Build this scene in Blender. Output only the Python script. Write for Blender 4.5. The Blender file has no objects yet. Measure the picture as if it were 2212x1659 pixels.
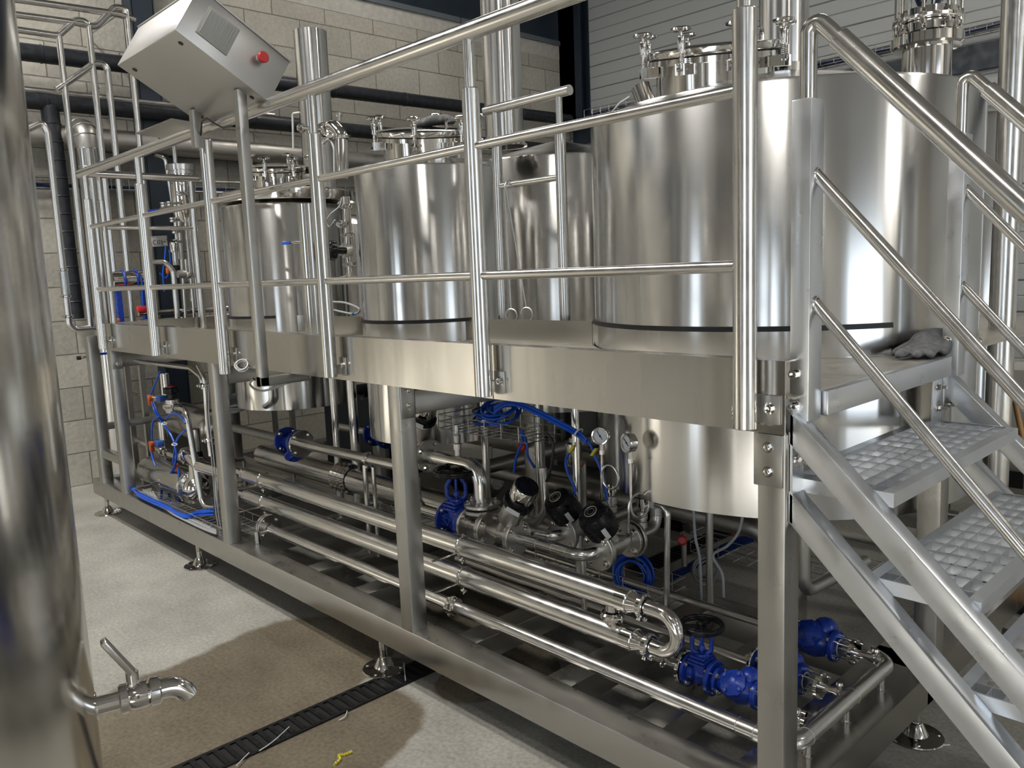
import bpy, bmesh, math, random
from mathutils import Vector, Matrix
rnd = random.Random(7)
scene = bpy.context.scene
COL = scene.collection
PI = math.pi

# ------------------------------------------------------------------ camera
F_PX = 1762.294
CAM = Vector((0.0, -1.9, 1.775))
ROT = (Matrix.Rotation(math.radians(46.62245), 3, 'Z') @ Matrix.Rotation(math.radians(82.17319), 3, 'X')
       @ Matrix.Rotation(math.radians(-2.26082), 3, 'Z'))
cam_data = bpy.data.cameras.new('camera')
cam_data.sensor_fit = 'HORIZONTAL'
cam_data.sensor_width = 36.0
cam_data.lens = F_PX / 2212 * 36.0
cam_data.clip_start = 0.02
cam = bpy.data.objects.new('camera', cam_data)
COL.objects.link(cam)
cam.matrix_world = Matrix.Translation(CAM) @ ROT.to_4x4()
scene.camera = cam

def P(px, py, x=None, y=None, z=None):
    """a measured point of the place: photo pixel met with a known plane"""
    d = ROT @ Vector(((px - 1106) / F_PX, -(py - 829.5) / F_PX, -1.0))
    if x is not None: t = (x - CAM.x) / d.x
    elif y is not None: t = (y - CAM.y) / d.y
    else: t = (z - CAM.z) / d.z
    return CAM + d * t

# ------------------------------------------------------------------ colour management, world, lights
scene.view_settings.view_transform = 'Standard'
scene.view_settings.look = 'None'
scene.view_settings.gamma = 1.0
scene.view_settings.exposure = 0.22
scene.view_settings.use_curve_mapping = False
scene.cycles.max_bounces = 10
scene.cycles.diffuse_bounces = 4
scene.cycles.glossy_bounces = 6
scene.cycles.caustics_reflective = False
scene.cycles.sample_clamp_indirect = 4.0

world = bpy.data.worlds.new('sky')
scene.world = world
world.use_nodes = True
bg = world.node_tree.nodes['Background']
bg.inputs[0].default_value = (0.80, 0.90, 1.0, 1)
bg.inputs[1].default_value = 2.4

def area(name, loc, size, power, color, rot=(0, 0, 0), portal=False):
    l = bpy.data.lights.new(name, 'AREA'); l.shape = 'RECTANGLE'
    l.size, l.size_y = size; l.energy = power; l.color = color
    o = bpy.data.objects.new(name, l); COL.objects.link(o); o.location = loc; o.rotation_euler = rot
    if portal: l.cycles.is_portal = True
    return o

# the room: x -8 (block wall) .. 9, y -9 .. 7, ceiling 6.6
RX0, RX1, RY0, RY1, RZ = -8.0, 9.0, -9.0, 7.0, 6.6
# daylight doors: front wall x 2..5.6, front wall x -5.4..-3.4, right wall y -3.4..0.6
DOORS_FRONT = [(-5.4, -3.4, 0.0, 4.4), (2.0, 5.6, 0.0, 4.6)]
DOORS_RIGHT = [(-3.4, 0.8, 0.0, 4.6)]
for i, (a, b, z0, z1) in enumerate(DOORS_FRONT):
    area('door_daylight', ((a + b) / 2, RY0 - 0.02, (z0 + z1) / 2), (b - a, z1 - z0), 1, (1, 1, 1), (PI / 2, 0, PI), True)
for (a, b, z0, z1) in DOORS_RIGHT:
    area('door_daylight', (RX1 + 0.02, (a + b) / 2, (z0 + z1) / 2), (b - a, z1 - z0), 1, (1, 1, 1), (PI / 2, 0, -PI / 2), True)
LAMPS = [(-6.0, -1.6, 1.6), (-6.2, 3.4, 0.15), (-3.4, -2.6, 1.2), (-2.2, 4.6, 0.10), (1.2, -4.0, 0.4), (3.6, 3.6, 0.5), (7.6, 2.0, 1.3), (7.4, -6.0, 0.5)]  # last two are unseen lamps added to brighten the right wall
for x, y, k in LAMPS:
    area('lamp_light', (x, y, 6.05), (1.5, 0.35), 95 * k, (1.0, 0.98, 0.945))

sun = bpy.data.lights.new('sun', 'SUN'); sun.energy = 20.0; sun.angle = 0.02; sun.color = (1.0, 0.985, 0.96)
sun_o = bpy.data.objects.new('sun', sun); COL.objects.link(sun_o)
sun_o.rotation_euler = Vector((-0.55, 0.70, -0.485)).to_track_quat('-Z', 'Y').to_euler()

# ------------------------------------------------------------------ materials
def mat(name):
    m = bpy.data.materials.new(name); m.use_nodes = True
    nt = m.node_tree; return m, nt, nt.nodes['Principled BSDF']

def N(nt, kind, **kw):
    n = nt.nodes.new(kind)
    for k, v in kw.items():
        if k in n.inputs.keys(): n.inputs[k].default_value = v
        else: setattr(n, k, v)
    return n

def noise_ramp(nt, scale, lo, hi, stretch=(1, 1, 1), coord='Object', detail=3):
    tc = N(nt, 'ShaderNodeTexCoord'); mp = N(nt, 'ShaderNodeMapping'); mp.inputs['Scale'].default_value = stretch
    nz = N(nt, 'ShaderNodeTexNoise'); nz.inputs['Scale'].default_value = scale; nz.inputs['Detail'].default_value = detail
    mr = N(nt, 'ShaderNodeMapRange'); mr.inputs['From Min'].default_value = 0.3; mr.inputs['From Max'].default_value = 0.7
    mr.inputs['To Min'].default_value = lo; mr.inputs['To Max'].default_value = hi
    nt.links.new(tc.outputs[coord], mp.inputs[0]); nt.links.new(mp.outputs[0], nz.inputs['Vector'])
    nt.links.new(nz.outputs['Fac'], mr.inputs['Value'])
    return mr.outputs[0], nz

def steel(name, col, rough, aniso=0.0, tangent=None, spread=0.05, scale=6, stretch=(1, 1, 1), bump=0.0, bscale=60, bstretch=(1, 1, 1)):
    m, nt, b = mat(name)
    b.inputs['Base Color'].default_value = (*col, 1); b.inputs['Metallic'].default_value = 1.0
    o, _ = noise_ramp(nt, scale, max(0.02, rough - spread), rough + spread, stretch)
    nt.links.new(o, b.inputs['Roughness'])
    if aniso:
        b.inputs['Anisotropic'].default_value = aniso
        t = N(nt, 'ShaderNodeTangent'); t.direction_type = 'RADIAL'; t.axis = tangent or 'Z'
        nt.links.new(t.outputs[0], b.inputs['Tangent']); b.inputs['Anisotropic Rotation'].default_value = 0.25
    if bump:
        h, _ = noise_ramp(nt, bscale, 0, 1, bstretch)
        bp = N(nt, 'ShaderNodeBump'); bp.inputs['Strength'].default_value = bump; bp.inputs['Distance'].default_value = 0.002
        nt.links.new(h, bp.inputs['Height']); nt.links.new(bp.outputs[0], b.inputs['Normal'])
    return m

def plain(name, col, rough=0.5, metal=0.0, vary=0.0, scale=12, bump=0.0):
    m, nt, b = mat(name)
    b.inputs['Base Color'].default_value = (*col, 1); b.inputs['Roughness'].default_value = rough; b.inputs['Metallic'].default_value = metal
    if vary:
        o, _ = noise_ramp(nt, scale, 1 - vary, 1 + vary)
        mx = N(nt, 'ShaderNodeVectorMath'); mx.operation = 'SCALE'; mx.inputs[0].default_value = col
        nt.links.new(o, mx.inputs['Scale']); nt.links.new(mx.outputs[0], b.inputs['Base Color'])
        o2, _ = noise_ramp(nt, scale * 2, max(0.05, rough - 0.1), rough + 0.1); nt.links.new(o2, b.inputs['Roughness'])
        if bump:
            bp = N(nt, 'ShaderNodeBump'); bp.inputs['Strength'].default_value = bump; bp.inputs['Distance'].default_value = 0.004
            nt.links.new(o2, bp.inputs['Height']); nt.links.new(bp.outputs[0], b.inputs['Normal'])
    return m

M = {}
M['tank'] = steel('brushed_tank_steel', (0.66, 0.65, 0.63), 0.19, 0.75, 'Z', 0.03, 5, (1, 1, 0.15), 0.5, 5, (1, 1, 0.04))
M['shadess'] = steel('shaded_shell_steel', (0.20, 0.195, 0.185), 0.35)  # the darkness behind the skid is put into this steel colour
M['fgtank'] = steel('foreground_tank_steel', (0.62, 0.60, 0.56), 0.16, 0.6, 'Z', 0.03, 3, (1, 1, 0.1))
M['polish'] = steel('polished_steel', (0.70, 0.68, 0.65), 0.10, 0, None, 0.04)
M['tube'] = steel('satin_tube_steel', (0.68, 0.665, 0.64), 0.22, 0, None, 0.05, 20)
M['satin'] = steel('satin_sheet_steel', (0.49, 0.475, 0.445), 0.24, 0.5, 'Z', 0.05, 4, (1, 1, 0.3), 0.9, 3, (1, 1, 0.06))
M['frame'] = steel('frame_tube_steel', (0.46, 0.45, 0.425), 0.33, 0, None, 0.07, 9)
M['stair'] = steel('stair_steel', (0.76, 0.78, 0.81), 0.34, 0, None, 0.08, 14)
M['dullpipe'] = steel('dull_pipe_steel', (0.50, 0.48, 0.45), 0.42, 0, None, 0.08, 14)
M['castss'] = steel('cast_steel', (0.58, 0.56, 0.53), 0.34, 0, None, 0.08, 30, bump=0.25, bscale=160)
M['checker'] = steel('textured_deck_steel', (0.62, 0.59, 0.53), 0.48, 0, None, 0.08, 20, bump=1.0, bscale=26, bstretch=(1.0, 3.2, 1))
M['greypipe'] = plain('grey_oxidised_pipe', (0.30, 0.29, 0.27), 0.55, 0.6, 0.12, 30)
M['wire'] = steel('galvanised_wire', (0.62, 0.62, 0.62), 0.35)
M['bluecast'] = plain('blue_enamel', (0.010, 0.045, 0.36), 0.32, 0, 0.15, 30, 0.3)
M['blackplastic'] = plain('black_plastic', (0.008, 0.008, 0.009), 0.30, 0, 0.1, 40)
M['blackplastic'].node_tree.nodes['Principled BSDF'].inputs['Specular IOR Level'].default_value = 0.3
M['rubber'] = plain('black_rubber', (0.010, 0.010, 0.012), 0.5)
M['insul'] = plain('black_insulation', (0.018, 0.020, 0.025), 0.42, 0, 0.4, 18, 0.8)
M['hose'] = plain('blue_hose', (0.01, 0.10, 0.62), 0.30)
M['greycable'] = plain('grey_cable', (0.42, 0.42, 0.42), 0.45)
M['white'] = plain('white_plastic', (0.75, 0.75, 0.73), 0.45)
M['orange'] = plain('orange_plastic', (0.85, 0.16, 0.03), 0.4)
M['red'] = plain('red_plastic', (0.70, 0.03, 0.035), 0.35)
M['yellow'] = plain('yellow_plastic', (0.65, 0.55, 0.04), 0.5)
M['brass'] = plain('brass', (0.55, 0.40, 0.18), 0.35, 1.0)
M['boxsteel'] = steel('box_steel', (0.50, 0.49, 0.475), 0.42, 0, None, 0.08, 3)
M['darksteel'] = plain('dark_blue_steel_paint', (0.018, 0.028, 0.042), 0.4, 0, 0.15, 6)
M['flashing'] = plain('grey_flashing', (0.16, 0.18, 0.20), 0.45, 0.3)
M['glove'] = plain('grey_leather', (0.20, 0.20, 0.20), 0.8, 0, 0.25, 60, 0.8)
M['cuff'] = plain('navy_cloth', (0.035, 0.04, 0.06), 0.9, 0, 0.2, 60, 0.5)
M['iron'] = plain('cast_iron', (0.020, 0.020, 0.021), 0.45, 0.6, 0.2, 40, 0.5)
M['dial'] = plain('dial_white', (0.80, 0.82, 0.84), 0.3)
M['wood'] = plain('wood', (0.45, 0.25, 0.10), 0.55, 0, 0.2, 8)
M['cabinet'] = plain('grey_cabinet_paint', (0.30, 0.32, 0.33), 0.45, 0, 0.06, 4)
M['navy'] = plain('navy_paint', (0.012, 0.022, 0.075), 0.45, 0, 0.1, 8)
m, nt, b = mat('clear_glass')
b.inputs['Transmission Weight'].default_value = 1.0; b.inputs['Roughness'].default_value = 0.02; b.inputs['IOR'].default_value = 1.45
b.inputs['Base Color'].default_value = (0.93, 0.96, 0.97, 1)
M['glass'] = m

def emit(name, col, s):
    m, nt, b = mat(name); b.inputs['Emission Color'].default_value = (*col, 1); b.inputs['Emission Strength'].default_value = s
    b.inputs['Base Color'].default_value = (*col, 1); return m
M['lamp'] = emit('lamp_diffuser', (1.0, 0.93, 0.82), 9.0)

# blockwork: courses 0.3 m, blocks 0.6 m, running along y
def block_material():
    m, nt, b = mat('concrete_blocks')
    tc = N(nt, 'ShaderNodeTexCoord'); sx = N(nt, 'ShaderNodeSeparateXYZ'); cx = N(nt, 'ShaderNodeCombineXYZ')
    nt.links.new(tc.outputs['Object'], sx.inputs[0]); nt.links.new(sx.outputs['Y'], cx.inputs['X']); nt.links.new(sx.outputs['Z'], cx.inputs['Y'])
    br = N(nt, 'ShaderNodeTexBrick'); nt.links.new(cx.outputs[0], br.inputs['Vector'])
    br.inputs['Scale'].default_value = 1.0; br.inputs['Brick Width'].default_value = 0.62; br.inputs['Row Height'].default_value = 0.299
    br.inputs['Mortar Size'].default_value = 0.006; br.inputs['Mortar Smooth'].default_value = 0.3; br.inputs['Bias'].default_value = -0.1
    br.inputs['Color1'].default_value = (0.52, 0.49, 0.42, 1); br.inputs['Color2'].default_value = (0.41, 0.385, 0.33, 1)
    br.inputs['Mortar'].default_value = (0.22, 0.20, 0.165, 1)
    nz = N(nt, 'ShaderNodeTexNoise'); nz.inputs['Scale'].default_value = 26; nz.inputs['Detail'].default_value = 6
    nt.links.new(tc.outputs['Object'], nz.inputs['Vector'])
    n2 = N(nt, 'ShaderNodeTexNoise'); n2.inputs['Scale'].default_value = 1.7; n2.inputs['Detail'].default_value = 3
    nt.links.new(tc.outputs['Object'], n2.inputs['Vector'])
    ad = N(nt, 'ShaderNodeMath'); ad.operation = 'ADD'; nt.links.new(nz.outputs['Fac'], ad.inputs[0]); nt.links.new(n2.outputs['Fac'], ad.inputs[1])
    mr = N(nt, 'ShaderNodeMapRange'); mr.inputs['From Min'].default_value = 0.7; mr.inputs['From Max'].default_value = 1.3
    mr.inputs['To Min'].default_value = 0.82; mr.inputs['To Max'].default_value = 1.12; nt.links.new(ad.outputs[0], mr.inputs['Value'])
    sc = N(nt, 'ShaderNodeVectorMath'); sc.operation = 'SCALE'; nt.links.new(br.outputs['Color'], sc.inputs[0]); nt.links.new(mr.outputs[0], sc.inputs['Scale'])
    nt.links.new(sc.outputs[0], b.inputs['Base Color']); b.inputs['Roughness'].default_value = 0.9
    hm = N(nt, 'ShaderNodeMath'); hm.operation = 'MULTIPLY_ADD'; hm.inputs[1].default_value = -1.5
    nt.links.new(br.outputs['Fac'], hm.inputs[0]); nt.links.new(nz.outputs['Fac'], hm.inputs[2])
    bp = N(nt, 'ShaderNodeBump'); bp.inputs['Strength'].default_value = 0.6; bp.inputs['Distance'].default_value = 0.01
    nt.links.new(hm.outputs[0], bp.inputs['Height']); nt.links.new(bp.outputs[0], b.inputs['Normal'])
    return m
M['block'] = block_material()

def cladding_material(col, period, along='Z', rough=0.45):
    m, nt, b = mat('ribbed_cladding')
    tc = N(nt, 'ShaderNodeTexCoord'); sx = N(nt, 'ShaderNodeSeparateXYZ'); nt.links.new(tc.outputs['Object'], sx.inputs[0])
    mu = N(nt, 'ShaderNodeMath'); mu.operation = 'DIVIDE'; mu.inputs[1].default_value = period; nt.links.new(sx.outputs[along], mu.inputs[0])
    fr = N(nt, 'ShaderNodeMath'); fr.operation = 'FRACT'; nt.links.new(mu.outputs[0], fr.inputs[0])
    rp = N(nt, 'ShaderNodeValToRGB'); e = rp.color_ramp.elements
    e[0].position = 0.0; e[0].color = (0, 0, 0, 1); e[1].position = 0.06; e[1].color = (1, 1, 1, 1)
    x = rp.color_ramp.elements.new(0.5); x.color = (1, 1, 1, 1); x = rp.color_ramp.elements.new(0.53); x.color = (0.55, 0.55, 0.55, 1)
    x = rp.color_ramp.elements.new(0.56); x.color = (1, 1, 1, 1)
    nt.links.new(fr.outputs[0], rp.inputs[0])
    mx = N(nt, 'ShaderNodeMix'); mx.data_type = 'RGBA'; mx.inputs[6].default_value = tuple(0.45 * c for c in col) + (1,); mx.inputs[7].default_value = (*col, 1)
    nt.links.new(rp.outputs[0], mx.inputs[0]); nt.links.new(mx.outputs[2], b.inputs['Base Color'])
    bp = N(nt, 'ShaderNodeBump'); bp.inputs['Distance'].default_value = 0.015; nt.links.new(rp.outputs[0], bp.inputs['Height']); nt.links.new(bp.outputs[0], b.inputs['Normal'])
    b.inputs['Roughness'].default_value = rough
    return m
M['clad'] = cladding_material((0.50, 0.51, 0.50), 0.30)
M['cladwarm'] = cladding_material((0.34, 0.333, 0.318), 0.5)
M['cladlight'] = cladding_material((0.55, 0.53, 0.49), 0.5)
M['ceiling'] = plain('ceiling_paint', (0.26, 0.25, 0.24), 0.8, 0, 0.05, 2)

def floor_material():
    m, nt, b = mat('power_floated_concrete')
    tc = N(nt, 'ShaderNodeTexCoord')
    n1 = N(nt, 'ShaderNodeTexNoise'); n1.inputs['Scale'].default_value = 2.2; n1.inputs['Detail'].default_value = 8; n1.inputs['Roughness'].default_value = 0.62
    n2 = N(nt, 'ShaderNodeTexNoise'); n2.inputs['Scale'].default_value = 60; n2.inputs['Detail'].default_value = 5
    for n in (n1, n2): nt.links.new(tc.outputs['Object'], n.inputs['Vector'])
    rp = N(nt, 'ShaderNodeValToRGB'); e = rp.color_ramp.elements
    e[0].position = 0.3; e[0].color = (0.34, 0.325, 0.285, 1); e[1].position = 0.7; e[1].color = (0.52, 0.50, 0.445, 1)
    nt.links.new(n1.outputs['Fac'], rp.inputs[0])
    mr = N(nt, 'ShaderNodeMapRange'); mr.inputs['From Min'].default_value = 0.3; mr.inputs['From Max'].default_value = 0.7; mr.inputs['To Min'].default_value = 0.78; mr.inputs['To Max'].default_value = 1.15
    nt.links.new(n2.outputs['Fac'], mr.inputs['Value'])
    sc = N(nt, 'ShaderNodeVectorMath'); sc.operation = 'SCALE'; nt.links.new(rp.outputs[0], sc.inputs[0]); nt.links.new(mr.outputs[0], sc.inputs['Scale'])
    # wet patches: soft discs round chosen spots, edge wobbled with noise
    wn = N(nt, 'ShaderNodeTexNoise'); wn.inputs['Scale'].default_value = 2.2; wn.inputs['Detail'].default_value = 4
    nt.links.new(tc.outputs['Object'], wn.inputs['Vector'])
    best = None
    for (x, y, rx, ry, ang) in WET:
        mp = N(nt, 'ShaderNodeMapping'); mp.vector_type = 'TEXTURE'
        mp.inputs['Location'].default_value = (x, y, 0); mp.inputs['Rotation'].default_value = (0, 0, ang); mp.inputs['Scale'].default_value = (rx, ry, 1)
        nt.links.new(tc.outputs['Object'], mp.inputs[0])
        ln = N(nt, 'ShaderNodeVectorMath'); ln.operation = 'LENGTH'; nt.links.new(mp.outputs[0], ln.inputs[0])
        if best is None: best = ln.outputs['Value']
        else:
            mn = N(nt, 'ShaderNodeMath'); mn.operation = 'MINIMUM'; nt.links.new(best, mn.inputs[0]); nt.links.new(ln.outputs['Value'], mn.inputs[1]); best = mn.outputs[0]
    ad = N(nt, 'ShaderNodeMath'); ad.operation = 'MULTIPLY_ADD'; ad.inputs[1].default_value = 0.55
    nt.links.new(wn.outputs['Fac'], ad.inputs[0]); nt.links.new(best, ad.inputs[2])
    wet = N(nt, 'ShaderNodeMapRange'); wet.inputs['From Min'].default_value = 1.22; wet.inputs['From Max'].default_value = 1.30
    wet.inputs['To Min'].default_value = 1; wet.inputs['To Max'].default_value = 0; nt.links.new(ad.outputs[0], wet.inputs['Value'])
    mx = N(nt, 'ShaderNodeMix'); mx.data_type = 'RGBA'; mx.blend_type = 'MULTIPLY'
    mx.inputs[7].default_value = (0.50, 0.44, 0.36, 1)
    nt.links.new(wet.outputs[0], mx.inputs[0]); nt.links.new(sc.outputs[0], mx.inputs[6])
    nt.links.new(mx.outputs[2], b.inputs['Base Color'])
    rr = N(nt, 'ShaderNodeMapRange'); rr.inputs['To Min'].default_value = 0.62; rr.inputs['To Max'].default_value = 0.12
    nt.links.new(wet.outputs[0], rr.inputs['Value']); nt.links.new(rr.outputs[0], b.inputs['Roughness'])
    bp = N(nt, 'ShaderNodeBump'); bp.inputs['Strength'].default_value = 0.18; bp.inputs['Distance'].default_value = 0.004
    nt.links.new(n2.outputs['Fac'], bp.inputs['Height']); nt.links.new(bp.outputs[0], b.inputs['Normal'])
    return m
WET = [(-3.30, -0.55, 0.50, 0.98, 0.27), (-2.66, -0.55, 0.30, 0.55, 0.12), (-2.60, 0.40, 0.24, 0.32, 0), (-3.2, 1.3, 0.45, 0.8, 0)]
M['floor'] = floor_material()

# ------------------------------------------------------------------ mesh building
def frame_for(d):
    d = Vector(d).normalized()
    u = Vector((0, 0, 1)) if abs(d.z) < 0.9 else Vector((1, 0, 0))
    a = d.cross(u).normalized(); b = a.cross(d).normalized()
    return d, a, b

class MB:
    XF = None
    def __init__(self): self.bm = bmesh.new()
    def face(self, vs):
        try: return self.bm.faces.new(vs)
        except ValueError: return None
    def box(self, x0, x1, y0, y1, z0, z1):
        v = [self.bm.verts.new((x, y, z)) for x in (x0, x1) for y in (y0, y1) for z in (z0, z1)]
        for q in ((0, 1, 3, 2), (4, 6, 7, 5), (0, 4, 5, 1), (2, 3, 7, 6), (0, 2, 6, 4), (1, 5, 7, 3)): self.face([v[i] for i in q])
        return self
    def rbox(self, x0, x1, y0, y1, z0, z1, r=0.006):
        """box with rounded vertical/long edges (rounded along every edge by bevel)"""
        t = bmesh.new(); v = [t.verts.new((x, y, z)) for x in (x0, x1) for y in (y0, y1) for z in (z0, z1)]
        for q in ((0, 1, 3, 2), (4, 6, 7, 5), (0, 4, 5, 1), (2, 3, 7, 6), (0, 2, 6, 4), (1, 5, 7, 3)): t.faces.new([v[i] for i in q])
        bmesh.ops.bevel(t, geom=list(t.edges), offset=r, segments=2, profile=0.5, affect='EDGES')
        self.join(t); return self
    def join(self, t, mtx=None):
        mp = {}
        for v in t.verts: mp[v] = self.bm.verts.new(mtx @ v.co if mtx else v.co)
        for f in t.faces: self.face([mp[v] for v in f.verts])
        t.free()
    def beam(self, p, q, w, h, up=(0, 0, 1), r=0.004):
        """square tube from p to q, w across, h in the 'up' sense"""
        p, q = Vector(p), Vector(q); d = (q - p).normalized(); up = Vector(up)
        s = d.cross(up).normalized(); u = s.cross(d).normalized(); L = (q - p).length
        t = bmesh.new(); v = [t.verts.new((x, y, z)) for x in (0, L) for y in (-w / 2, w / 2) for z in (-h / 2, h / 2)]
        for k in ((0, 1, 3, 2), (4, 6, 7, 5), (0, 4, 5, 1), (2, 3, 7, 6), (0, 2, 6, 4), (1, 5, 7, 3)): t.faces.new([v[i] for i in k])
        if r:
            eds = [e for e in t.edges if abs((e.verts[0].co - e.verts[1].co).x) > L * 0.5]
            bmesh.ops.bevel(t, geom=eds, offset=r, segments=2, profile=0.5, affect='EDGES')
        mtx = Matrix(((d.x, s.x, u.x, p.x), (d.y, s.y, u.y, p.y), (d.z, s.z, u.z, p.z), (0, 0, 0, 1)))
        self.join(t, mtx); return self
    def obox(self, c, ax, ay, az, sx, sy, sz, r=0.0):
        c, ax, ay, az = Vector(c), Vector(ax).normalized(), Vector(ay).normalized(), Vector(az).normalized()
        t = bmesh.new(); v = [t.verts.new((x, y, z)) for x in (-sx / 2, sx / 2) for y in (-sy / 2, sy / 2) for z in (-sz / 2, sz / 2)]
        for k in ((0, 1, 3, 2), (4, 6, 7, 5), (0, 4, 5, 1), (2, 3, 7, 6), (0, 2, 6, 4), (1, 5, 7, 3)): t.faces.new([v[i] for i in k])
        if r: bmesh.ops.bevel(t, geom=list(t.edges), offset=r, segments=2, profile=0.5, affect='EDGES')
        mtx = Matrix(((ax.x, ay.x, az.x, c.x), (ax.y, ay.y, az.y, c.y), (ax.z, ay.z, az.z, c.z), (0, 0, 0, 1)))
        self.join(t, mtx); return self
    def sweep(self, pts, radii, seg=16, caps=True, closed=False):
        n = len(pts); pts = [Vector(p) for p in pts]
        tang = []
        for i in range(n):
            if closed: t = pts[(i + 1) % n] - pts[i - 1]
            elif i == 0: t = pts[1] - pts[0]
            elif i == n - 1: t = pts[-1] - pts[-2]
            else: t = (pts[i + 1] - pts[i]).normalized() + (pts[i] - pts[i - 1]).normalized()
            tang.append(t.normalized() if t.length > 1e-9 else Vector((0, 0, 1)))
        d, a, b = frame_for(tang[0]); rings = []
        for i in range(n):
            t = tang[i]; a = (a - t * a.dot(t))
            if a.length < 1e-6: a = frame_for(t)[1]
            a.normalize(); b = t.cross(a)
            r = radii[i] if hasattr(radii, '__len__') else radii
            # widen on the bisector so that mitred joints keep their radius
            rings.append([self.bm.verts.new(pts[i] + (a * math.cos(2 * PI * k / seg) + b * math.sin(2 * PI * k / seg)) * r) for k in range(seg)])
        m = n if closed else n - 1
        for i in range(m):
            A, B = rings[i], rings[(i + 1) % n]
            for k in range(seg): self.face([A[k], A[(k + 1) % seg], B[(k + 1) % seg], B[k]])
        if caps and not closed:
            self.face(rings[0][::-1]); self.face(rings[-1])
        return self
    def tube(self, pts, r, bend=0.0, seg=16, caps=True):
        return self.sweep(fillet(pts, bend), r, seg, caps)
    def cyl(self, p, q, r, seg=24): return self.sweep([p, q], r, seg)
    def cone(self, p, q, r0, r1, seg=24): return self.sweep([p, q], [r0, r1], seg)
    def lathe(self, o, axis, prof, seg=32, close=False):
        """prof: list of (radius, distance along axis)"""
        o = Vector(o); d, a, b = frame_for(axis); rings = []
        for r, t in prof:
            if r < 1e-6: rings.append([self.bm.verts.new(o + d * t)])
            else: rings.append([self.bm.verts.new(o + d * t + (a * math.cos(2 * PI * k / seg) + b * math.sin(2 * PI * k / seg)) * r) for k in range(seg)])
        prs = list(zip(rings, rings[1:])) + ([(rings[-1], rings[0])] if close else [])
        for A, B in prs:
            if len(A) == 1 and len(B) == 1: continue
            for k in range(seg):
                k2 = (k + 1) % seg
                if len(A) == 1: self.face([A[0], B[k2], B[k]])
                elif len(B) == 1: self.face([A[k], A[k2], B[0]])
                else: self.face([A[k], A[k2], B[k2], B[k]])
        return self
    def solid(self, o, axis, prof, seg=32):
        """lathe with the ends capped on the axis"""
        p = list(prof)
        if p[0][0] > 1e-6: p = [(0, p[0][1])] + p
        if p[-1][0] > 1e-6: p = p + [(0, p[-1][1])]
        return self.lathe(o, axis, p, seg)
    def torus(self, c, axis, R, r, seg=32, rs=10, a0=0.0, a1=None):
        d, a, b = frame_for(axis); c = Vector(c)
        if a1 is None:
            return self.sweep([c + (a * math.cos(2 * PI * k / seg) + b * math.sin(2 * PI * k / seg)) * R for k in range(seg)], r, rs, closed=True)
        return self.sweep([c + (a * math.cos(a0 + (a1 - a0) * k / seg) + b * math.sin(a0 + (a1 - a0) * k / seg)) * R for k in range(seg + 1)], r, rs)
    def ball(self, c, r, s=(1, 1, 1), seg=16, rings=10):
        t = bmesh.new(); bmesh.ops.create_uvsphere(t, u_segments=seg, v_segments=rings, radius=r)
        self.join(t, Matrix.Translation(Vector(c)) @ Matrix.Diagonal((*s, 1))); return self
    def hexbolt(self, c, d, r=0.009, h=0.008, washer=True):
        if washer: self.solid(c, d, [(r * 1.45, 0), (r * 1.45, 0.002)], 16)
        self.solid(Vector(c) + Vector(d).normalized() * 0.002, d, [(r, 0), (r, h), (r * 0.8, h + 0.001)], 6); return self
    def allen(self, c, d, r=0.010, h=0.012):
        self.solid(c, d, [(r * 1.5, 0), (r * 1.5, 0.002)], 16)
        self.lathe(Vector(c) + Vector(d).normalized() * 0.002, d, [(r, 0), (r, h), (r * 0.6, h), (r * 0.6, h * 0.4), (0, h * 0.4)], 18); return self
    def obj(self, name, m, parent=None, base=None, smooth=True, angle=35):
        me = bpy.data.meshes.new(name)
        bmesh.ops.recalc_face_normals(self.bm, faces=self.bm.faces)
        if MB.XF is not None:
            for v in self.bm.verts: v.co = MB.XF @ v.co
        off = Vector(base) if base is not None else (world_loc(parent) if parent is not None else Vector((0, 0, 0)))
        for v in self.bm.verts: v.co -= off
        self.bm.to_mesh(me); self.bm.free()
        me.materials.append(M[m] if isinstance(m, str) else m)
        if smooth:
            me.shade_smooth(); me.set_sharp_from_angle(angle=math.radians(angle))
        o = bpy.data.objects.new(name, me); COL.objects.link(o)
        if parent is not None:
            o.parent = parent
            if base is not None: o.location = Vector(base) - world_loc(parent)
        elif base is not None: o.location = base
        return o

def world_loc(o):
    l = Vector(o.location)
    while o.parent is not None:
        o = o.parent; l = l + Vector(o.location)
    return l

def fillet(pts, bend, n=7):
    pts = [Vector(p) for p in pts]
    if bend <= 0 or len(pts) < 3: return pts
    out = [pts[0]]
    for i in range(1, len(pts) - 1):
        a, b, c = pts[i - 1], pts[i], pts[i + 1]
        u, v = (a - b), (c - b); lu, lv = u.length, v.length; u.normalize(); v.normalize()
        ang = u.angle(v, PI)
        if ang > PI - 0.03: out.append(b); continue
        t = min(bend / math.tan(ang / 2), lu * 0.49, lv * 0.49); r = t * math.tan(ang / 2)
        bis = (u + v).normalized(); ctr = b + bis * (r / math.sin(ang / 2))
        s, e = b + u * t - ctr, b + v * t - ctr
        tot = s.angle(e, 0.0); ax = s.cross(e)
        if ax.length < 1e-9: out.append(b); continue
        ax.normalize()
        for k in range(n + 1): out.append(ctr + Matrix.Rotation(tot * k / n, 3, ax) @ s)
    out.append(pts[-1]); return out

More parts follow.
